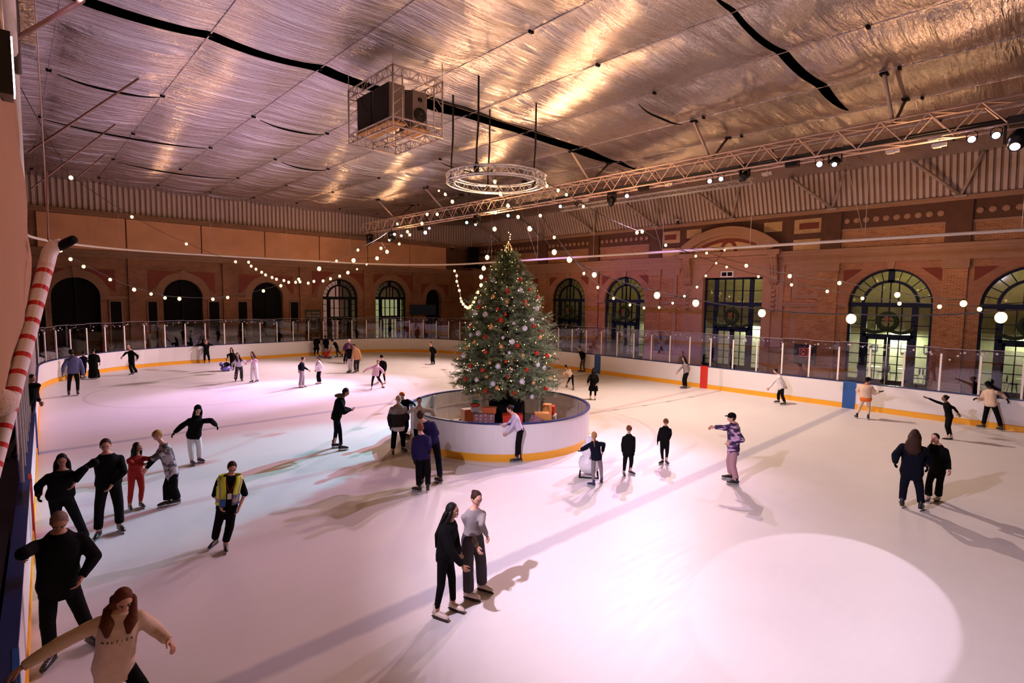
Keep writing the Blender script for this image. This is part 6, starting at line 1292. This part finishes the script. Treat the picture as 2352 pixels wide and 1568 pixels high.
person('person in white jumper with hair tied back and one black glove on the ring rim', M_, 8, (583, 192), (585, 268), (570, 535), [(545, 860), (600, 880)], top=(583, 128), arms=((460, 335, 415, 368, .15), (745, 330, 815, 440, -.05)), topc=WHT, skin='a', hair=('bun', 'brown'), leg='tight', near=True, loose=.03, hem=.06, gloves=(None, BLK), names=('jumper', 'leggings'))
person('taller boy in navy sweatshirt seen from behind, right hand behind the back', M_, 168, (600, 405), (655, 490), (760, 770), [(622, 1400), (872, 1372)], top=(600, 343), arms=((640, 640, 700, 740, -.1), (835, 645, 790, 755, .12)), topc=DNV, botc=NVY, skin='a', hair=('short', 'brown'), leg='straight', near=True, loose=.03, fyaw=(0, 50), names=('sweatshirt', 'joggers'))
person('shorter boy in purple-navy hoodie seen from behind, nearest below the ring', M_, 176, (600, 580), (612, 670), (635, 975), [(562, 1502), (708, 1492)], top=(600, 513), arms=((505, 850, 512, 1040, .04), (730, 800, 735, 900, .1)), topc=DNV, botc=BLK, skin='a', hair=('short', 'ginger'), leg='straight', near=True, loose=.03, hem=.05, fyaw=(60, 0), names=('hoodie', 'joggers'), gloves=(BLK, BLK))
person('person in lavender top and black leggings leaning on the front of the ring', D, -82, (1258, 350), (1292, 395), (1348, 535), [(1308, 830), (1335, 826)], h=1.60, arms=((1250, 480, 1198, 486, .10), (1290, 550, 1225, 566, .05)), topc=LAVc, botc=BLK, skin='a', hair=('bun', 'brown', 0, ('bow', bluep)), leg='tight', near=True, loose=.010, names=('fitted_top', 'leggings'), pitch=30, bend=1.05)
person('child with blond braid and grey leggings holding a white skating aid', D, 178, (2018, 590), (2018, 632), (2038, 780), [(2000, 1045), (2082, 1022)], top=(2018, 558), arms=((1945, 690, 1958, 700, -.18), (2100, 690, 2092, 738, -.15)), topc=NVY, botc=GRY, skin='a', hair=('braid', 'blond'), leg='tight', near=True, loose=.02, hem=.05, names=('sweatshirt', 'leggings'), boot=BOOTN, fyaw=(70, 10), hs=1.1)
person('boy in black polo neck standing with gloved hands down, left of the two', Fz, 8, (646, 806), (645, 852), (642, 1012), [(601, 1228), (665, 1212)], collar=1.05, top=(648, 770), arms=((588, 930, 592, 1018, .02), (690, 930, 690, 1015, .02)), skin='a', hair=('mop', 'ginger'), leg='slim', near=True, loose=.012, gloves=(BLK, BLK), hs=1.12, names=('polo_neck', 'trousers'), fyaw=(0, 45), pitch=28)
person('boy in black polo neck with fair fringe, right of the two standing boys', Fz, -5, (978, 742), (975, 778), (968, 912), [(940, 1118), (985, 1118)], collar=1.05, top=(978, 702), arms=((920, 850, 904, 920, .04), (1018, 850, 1000, 905, -.03)), skin='a', hair=('mop', 'ginger'), leg='slim', near=True, loose=.010, gloves=(BLK, None), hs=1.12, names=('polo_neck', 'trousers'), fyaw=(-30, 30), pitch=28)
person('person in black cap and purple patterned fleece pointing to the left', Fz, -80, (1568, 702), (1592, 745), (1585, 978), [(1545, 1258), (1592, 1308)], top=(1570, 650), arms=((1495, 790, 1412, 785, .10), (1655, 900, 1560, 925, .12)), topc=FLC, botc=ROSE, skin='a', hair=('short', 'brown', 0, ('cap', BLK)), leg='straight', near=True, loose=.035, hem=.10, names=('fleece', 'trousers'), pitch=5, fyaw=(0, 0))
# --- right side
person('person in navy coat with long thick dark hair seen from behind, foreground right', Gz, 178, (1420, 815), (1408, 880), (1392, 1130), [(1305, 1428), (1470, 1458)], top=(1420, 758), arms=((1255, 980, 1252, 1048, .06), (1520, 1000, 1525, 1080, .02)), topc=NVY, botc=NVY, skin='a', hair=('thick', 'brown', .13), leg='straight', near=True, loose=.045, hem=.12, wf=1.08, names=('puffer_coat', 'trousers'), gloves=(BLK, BLK), fyaw=(10, -10))
person('girl in black dress and flares with hand at the mouth, beside the navy coat', Gz, -22, (1592, 842), (1615, 892), (1612, 1100), [(1525, 1378), (1610, 1376)], top=(1605, 793), arms=((1548, 965, 1562, 885, .15), (1705, 1000, 1716, 1112, .04)), topc=BLK, botc=BLK, skin='a', hair=('ponytail', 'black'), boot=BOOTW, leg='flare', near=True, loose=.012, hem=.16, names=('tunic', 'flared_trousers'), pitch=0)
person('figure skater child in black leotard with one arm raised sideways', Gz, -70, (1675, 500), (1688, 532), (1712, 652), [(1695, 852), (1715, 850)], top=(1675, 465), arms=((1600, 545, 1532, 498, .05), (1755, 590, 1790, 628, .05)), skin='c', hair=('bun', 'black'), boot=BOOTW, leg='tight', loose=.004, names=('leotard', 'leggings'), hs=1.05, pitch=0, hyaw=-15)
person('person in cream jacket with orange hem and cream trousers seen from behind', Gz, 172, (1020, 348), (1002, 378), (1000, 505), [(918, 670), (1020, 682)], top=(1020, 318), arms=((935, 440, 960, 480, -.15), (1080, 462, 1120, 442, .05)), topc=CRM, botc=CRM, skin='b', hair=('short', 'black', 0, ('beanie', BLK)), leg='slim', loose=.055, hem=.04, names=('bomber_jacket', 'trousers'), gloves=(None, BLK), fyaw=(30, 0), hyaw=-50, extra={'mats': [CRM, ORG], 'sel': lambda F3, pel, nk, h: np.where((F3[:, 2] < pel.z + .06) & (F3[:, 2] > pel.z - .1) & (np.hypot(F3[:, 0] - pel.x, F3[:, 1] - pel.y) < .3) | (F3[:, 2] > nk.z - .02), 1, 0)})
person('person in white long-sleeved top and black trousers skating between the red and blue markers', Gz, -75, (228, 270), (252, 298), (278, 412), [(245, 540), (298, 560)], top=(228, 245), h=1.55, arms=((205, 370, 172, 412, .05), (318, 350, 316, 400, .0)), topc=WHT, skin='a', hair=('short', 'black'), leg='straight', loose=.02, names=('top', 'trousers'), pitch=20)
person('person in cream top and side-striped black trousers leaning on the boards at far right', Gz, 165, (2045, 385), (2062, 420), (2068, 550), [(2010, 735), (2148, 775)], h=1.72, arms=((1992, 492, 1945, 500, .10), (2145, 450, 2205, 508, -.1)), topc=CRM, skin='d', hair=('short', 'black', 0, ('beanie', BLK)), leg='straight', loose=.03, hem=.04, names=('top', 'striped_trousers'), gloves=(BLK, BLK), fyaw=(90, 50))
person('person in grey top with long dark hair beside the red marker', Fz, -70, (1140, 172), (1152, 208), (1160, 292), [(1132, 440), (1152, 442)], top=(1140, 153), arms=((1112, 255, 1085, 290, .05), (1188, 260, 1182, 298, .0)), topc=LGR, skin='a', hair=('long', 'black', .14), leg='straight', loose=.015, hem=.02, names=('jumper', 'trousers'))
person('person in black top and khaki trousers leaning on the boards with legs stretched back', Fz, -60, (197, 76), (208, 100), (232, 172), [(215, 288), (318, 283)], h=1.72, arms=((215, 140, 232, 178, .05), (250, 130, 245, 165, .0)), skin='a', hair=('short', 'black'), botc=KHA, leg='slim', loose=.012, names=('top', 'trousers'))
person('child in cream top and black leggings bending forward right of the tree', Fz, -150, (76, 240), (92, 268), (125, 325), [(85, 428), (142, 455)], h=1.30, arms=((62, 290, 60, 318, .05), (75, 300, 68, 325, -.1)), topc=CRM, skin='a', hair=('ponytail', 'black'), boot=mat('boot_brown', (.10, .06, .05), .5), leg='tight', loose=.012, names=('top', 'leggings'), tallboot=True)
person('person in long black coat and white skates seen from behind near the blue marker', Fz, 178, (330, 272), (326, 305), (326, 400), [(298, 540), (340, 542)], top=(330, 245), arms=((285, 345, 274, 388, .04), (366, 345, 356, 392, .04)), skin='a', hair=('long', 'black', .16), boot=BOOTW, leg='tight', loose=.035, coat=.30, names=('coat', 'leggings'))
# --- far left and middle
person('person in blue-grey sweatshirt seen from behind, nearest of the far left group', Hz, 176, (278, 258), (300, 300), (298, 450), [(255, 692), (345, 688)], top=(275, 215), arms=((200, 415, 190, 462, .05), (405, 420, 402, 492, .05)), topc=BLUg, skin='d', hair=('short', 'black'), leg='slim', loose=.03, wf=1.1, names=('sweatshirt', 'joggers'))
person('person in full-length black robe with a tan sleeve beside the far left boards', Hz, 165, (497, 236), (502, 272), (500, 400), [(480, 522), (530, 525)], top=(497, 212), arms=((450, 340, 470, 400, .0), (550, 320, 560, 358, -.1)), skin='b', hair=('short', 'black'), leg='wide', loose=.05, coat=.60, names=('robe', 'skirt'))
person('person in dark clothes half hidden between the blue-grey top and the black robe', Hz, 150, (400, 262), (400, 295), (395, 400), [(375, 520), (410, 518)], top=(400, 238), h=1.5, arms=((430, 330, 440, 350, .0), (370, 330, 380, 370, .0)), topc=NVY, skin='c', hair=('short', 'black'), loose=.03)
person('person in black top with grey hair leaning and gliding along the far left boards', Hz, -55, (848, 202), (875, 235), (880, 345), [(885, 488), (922, 470)], top=(850, 177), arms=((820, 270, 790, 298, .06), (940, 290, 938, 322, -.04)), skin='a', hair=('bald', 'grey'), leg='flare', loose=.02, hem=.03, names=('sweater', 'trousers'))
person('person in black standing with back to the boards and arms resting on them', C, 0, (147, 190), (147, 218), (147, 300), [(125, 406), (168, 402)], top=(147, 165), arms=((85, 225, 45, 240, -.1), (190, 225, 215, 232, -.1)), skin='a', hair=('short', 'brown'), leg='straight', loose=.03)
person('adult in black bending over a small child on the ice', C, -20, (397, 268), (400, 302), (412, 395), [(388, 475), (420, 480)], top=(397, 246), arms=((360, 335, 362, 358, .1), (440, 345, 420, 410, .1)), skin='a', hair=('long', 'black', .08), leg='slim', loose=.025, pitch=30)
person('small child in dark jacket sitting on a blue skating aid', C, 20, (352, 372), (350, 398), (348, 455), [(325, 488), (372, 488)], h=1.02, arms=((330, 425, 345, 440, .15), (375, 425, 360, 440, .15)), topc=NVY, botc=DNV, skin='b', hair=('short', 'brown'), loose=.03)
person('person in pale lavender top and black patched trousers with long dark hair', C, 10, (458, 325), (470, 362), (474, 435), [(442, 592), (503, 586)], top=(457, 290), arms=((415, 405, 403, 448, .05), (528, 385, 542, 400, .05)), topc=LAVc, botc=PCH, skin='a', hair=('longfront', 'black', .14), leg='wide', loose=.02, hem=.02, names=('jumper', 'patched_trousers'), fyaw=(-10, 10))
person('person in pink crop top and wide white trousers holding a companion by the hand', C, -45, (606, 315), (625, 358), (626, 425), [(603, 605), (655, 600)], top=(608, 288), arms=((582, 388, 552, 400, .05), (655, 405, 635, 450, .08)), topc=PNK, botc=WHT, skin='a', hair=('long', 'brown', .16), leg='wide', loose=.005, hem=-.14, names=('crop_top', 'wide_trousers'))
person('person in navy cardigan and grey trousers skating right with hand stretched out', C, 82, (1118, 370), (1105, 398), (1103, 480), [(1092, 655), (1122, 648)], top=(1118, 345), arms=((1130, 455, 1168, 476, .05), (1078, 440, 1074, 480, .1)), topc=NVY, botc=LGR, skin='a', hair=('bun', 'brown'), boot=BOOTW, leg='wide', loose=.018, names=('cardigan', 'wide_trousers'))
person('person in pale sweatshirt and black flares with a ponytail, facing left', K, -62, (318, 582), (338, 628), (352, 845), [(322, 1196), (368, 1190)], top=(328, 533), arms=((285, 745, 268, 840, .05), (425, 755, 402, 870, .04)), topc=WHT, skin='a', hair=('ponytail', 'brown'), boot=BOOTW, leg='flare', loose=.03, hem=.05, names=('sweatshirt', 'flared_trousers'))
person('tall person in black coat leaning on the far boards beside the dark poster', K, 175, (300, 25), (295, 70), (288, 270), [(250, 508), (322, 500)], top=(300, -15), arms=((230, 160, 240, 250, .0), (360, 130, 370, 200, .0)), skin='b', hair=('short', 'black'), leg='straight', loose=.035, coat=.25, names=('coat', 'trousers'))
person('person in dark jacket at the far boards left of the bending helper', K, 170, (505, 30), (515, 75), (530, 290), [(505, 480), (560, 478)], top=(505, -15), arms=((460, 170, 470, 230, .0), (580, 170, 575, 240, .0)), topc=NVY, botc=JEAN, skin='b', hair=('short', 'black'), leg='straight', loose=.03)
person('person in red top and pale blue jeans fallen and sitting on the ice', K, -20, (520, 345), (540, 390), (550, 530), [(350, 548), (640, 580)], h=1.6, arms=((490, 450, 460, 520, .1), (600, 420, 638, 345, .05)), topc=RED, botc=JEAN, skin='b', hair=('short', 'black'), loose=.015)
person('helper in black gilet with white sleeves bending to lift the fallen skater', K, -88, (672, 135), (725, 165), (792, 300), [(790, 548), (905, 540)], h=1.7, arms=((715, 230, 665, 285, .05), (690, 240, 655, 300, -.05)), topc=BLK, botc=CHR, skin='b', hair=('short', 'black', 0, ('beanie', BLK)), leg='slim', loose=.02, names=('gilet', 'trousers'), sleeve=.4, extra={'under': WHT})
person('person in pink beanie and dark plum sweater at the back of the group of three', K, 0, (1085, 140), (1075, 180), (1045, 420), [(968, 700), (1020, 690)], top=(1085, 95), arms=((962, 290, 955, 390, .04), (1160, 300, 1165, 390, .04)), topc=fab('plum', (.07, .02, .07)), skin='a', hair=('short', 'brown', 0, ('beanie', PNK)), leg='straight', loose=.025, names=('sweater', 'trousers'))
person('person in black coat over pale leggings and tall black boots, front left of the three', K, -5, (1085, 275), (1095, 325), (1105, 520), [(1078, 918), (1135, 915)], top=(1085, 228), arms=((1030, 440, 1050, 560, .05), (1190, 430, 1155, 575, .1)), topc=BLK, botc=WHT, skin='c', hair=('short', 'brown'), leg='tight', loose=.03, hem=.14, tallboot=True, names=('coat', 'leggings'), fyaw=(-40, 0))
person('person in tan jacket and grey trousers looking down, right one of the three', K, -28, (1205, 262), (1238, 312), (1280, 560), [(1232, 930), (1290, 905)], top=(1205, 200), arms=((1188, 460, 1160, 580, .1), (1355, 470, 1382, 585, .0)), topc=TAN, botc=CHR, skin='b', hair=('short', 'black'), leg='straight', loose=.035, hem=.03, names=('jacket', 'trousers'), pitch=30, fyaw=(-25, -25))
person('child in pink jacket with arms held out, skating in front of a companion in black', K, -5, (1800, 660), (1765, 730), (1735, 960), [(1645, 1322), (1920, 1285)], h=1.48, arms=((1560, 790, 1468, 870, .08), (1900, 840, 1950, 935, .08)), topc=PNK, skin='a', hair=('short', 'brown'), boot=BOOTW, leg='tight', loose=.04, hem=.04, names=('padded_jacket', 'leggings'), gloves=(RED, RED), fyaw=(0, 40), hyaw=10)
person('person in black jacket and beanie with white skates behind the pink jacket', K, -25, (1885, 540), (1912, 615), (1905, 860), [(1800, 1172), (1962, 1188)], top=(1890, 462), arms=((1860, 720, 1870, 800, .0), (1985, 750, 1975, 870, .02)), skin='a', hair=('short', 'black', 0, ('beanie', BLK)), boot=BOOTW, leg='tight', loose=.035, hem=.06, names=('jacket', 'leggings'))
person('lone person in black skating near the far boards left of the tree', (500, 450, 3.485), -50, (1703, 1180), (1710, 1202), (1722, 1270), [(1712, 1352), (1730, 1350)], top=(1703, 1165), arms=((1700, 1235, 1705, 1250, .05), (1745, 1235, 1745, 1262, -.05)), skin='a', hair=('short', 'black'), leg='straight', loose=.02)
person('dark spectator leaning at the left boards behind the barrier corner', (0, 640, 2.8), 60, (205, 640), (208, 668), (205, 760), None, ground=(-.25, 20.0), h=1.6, arms=((235, 690, 215, 680, .1), None), skin='b', hair=('short', 'black'), loose=.04, skates=False)
person('spectator in orange beanie behind the far glass', Hz, 0, (1765, 150), (1768, 185), (1768, 260), None, ground=(13.2, 41.9), h=1.6, topc=BLK, skin='b', hair=('short', 'black', 0, ('beanie', ORG)), loose=.04, skates=False, zoff=-.03)
person('pale-faced spectator in grey hood behind the far glass, left of the orange beanie', Hz, 0, (1535, 150), (1538, 180), (1538, 260), None, ground=(9.9, 41.8), h=1.62, topc=GRY, skin='a', hair=('short', 'grey'), loose=.04, skates=False, zoff=-.03)
person('person in black on the ice behind the left side of the tree, arm stretched out', D, -30, (850, 20), (858, 50), (870, 150), [(862, 270), (900, 268)], h=1.6, arms=((800, 90, 768, 122, .1), (890, 90, 880, 130, .0)), skin='b', hair=('short', 'black'), loose=.015)
# skating aids
sw = mat('aid_white', (.78, .74, .78), .4); g = at(1352, 1103, 2, 0); t = thing('skating_aid', 'white snowman-shaped skating aid with black runners held by the child with the braid', 'skating aid', g)
vd = Vector((g.x, g.y, 0)).normalized(); g2 = g + vd * .45
b = MB(); b.lathe([(.12, .06), (.24, .12), (.28, .30), (.24, .46), (.15, .52), (.20, .58), (.22, .70), (.17, .82), (.10, .86), (.14, .92), (.12, 1.02), (.03, 1.06)], g2, 18); part(b, 'body', sw, t)
b = MB(); rv = Vector((vd.y, -vd.x, 0))
for s in (-1, 1): b.tube([g2 + rv * .22 * s - vd * .35 + Vector((0, 0, .22)), g2 + rv * .24 * s - vd * .34 + Vector((0, 0, .03)), g2 + rv * .22 * s + vd * .3 + Vector((0, 0, .02))], .018, 6)
b.tube([g2 - rv * .24 - vd * .33 + Vector((0, 0, .03)), g2 + rv * .24 - vd * .33 + Vector((0, 0, .03))], .018, 6); part(b, 'runner', blackm, t)
b = MB(); b.tube([g2 - rv * .3 + Vector((0, 0, .62)), g2 + rv * .3 + Vector((0, 0, .62))], .018, 6); part(b, 'handle', blackm, t)
g = at(519, 852, 2, 0); t = thing('skating_aid', 'blue seal-shaped skating aid under the small seated child', 'skating aid', g); b = MB(); b.ell(g + Vector((0, 0, .17)), (.30, .22, .17), 16, 10); b.ell(g + Vector((-.2, .15, .40)), (.12, .11, .13), 12, 8); part(b, 'body', mat('aid_blue', (.16, .14, .55), .4), t)
run_jobs()
for q in PINFO: print('P', q)
# children inherit their parent's base
bpy.context.view_layer.update()
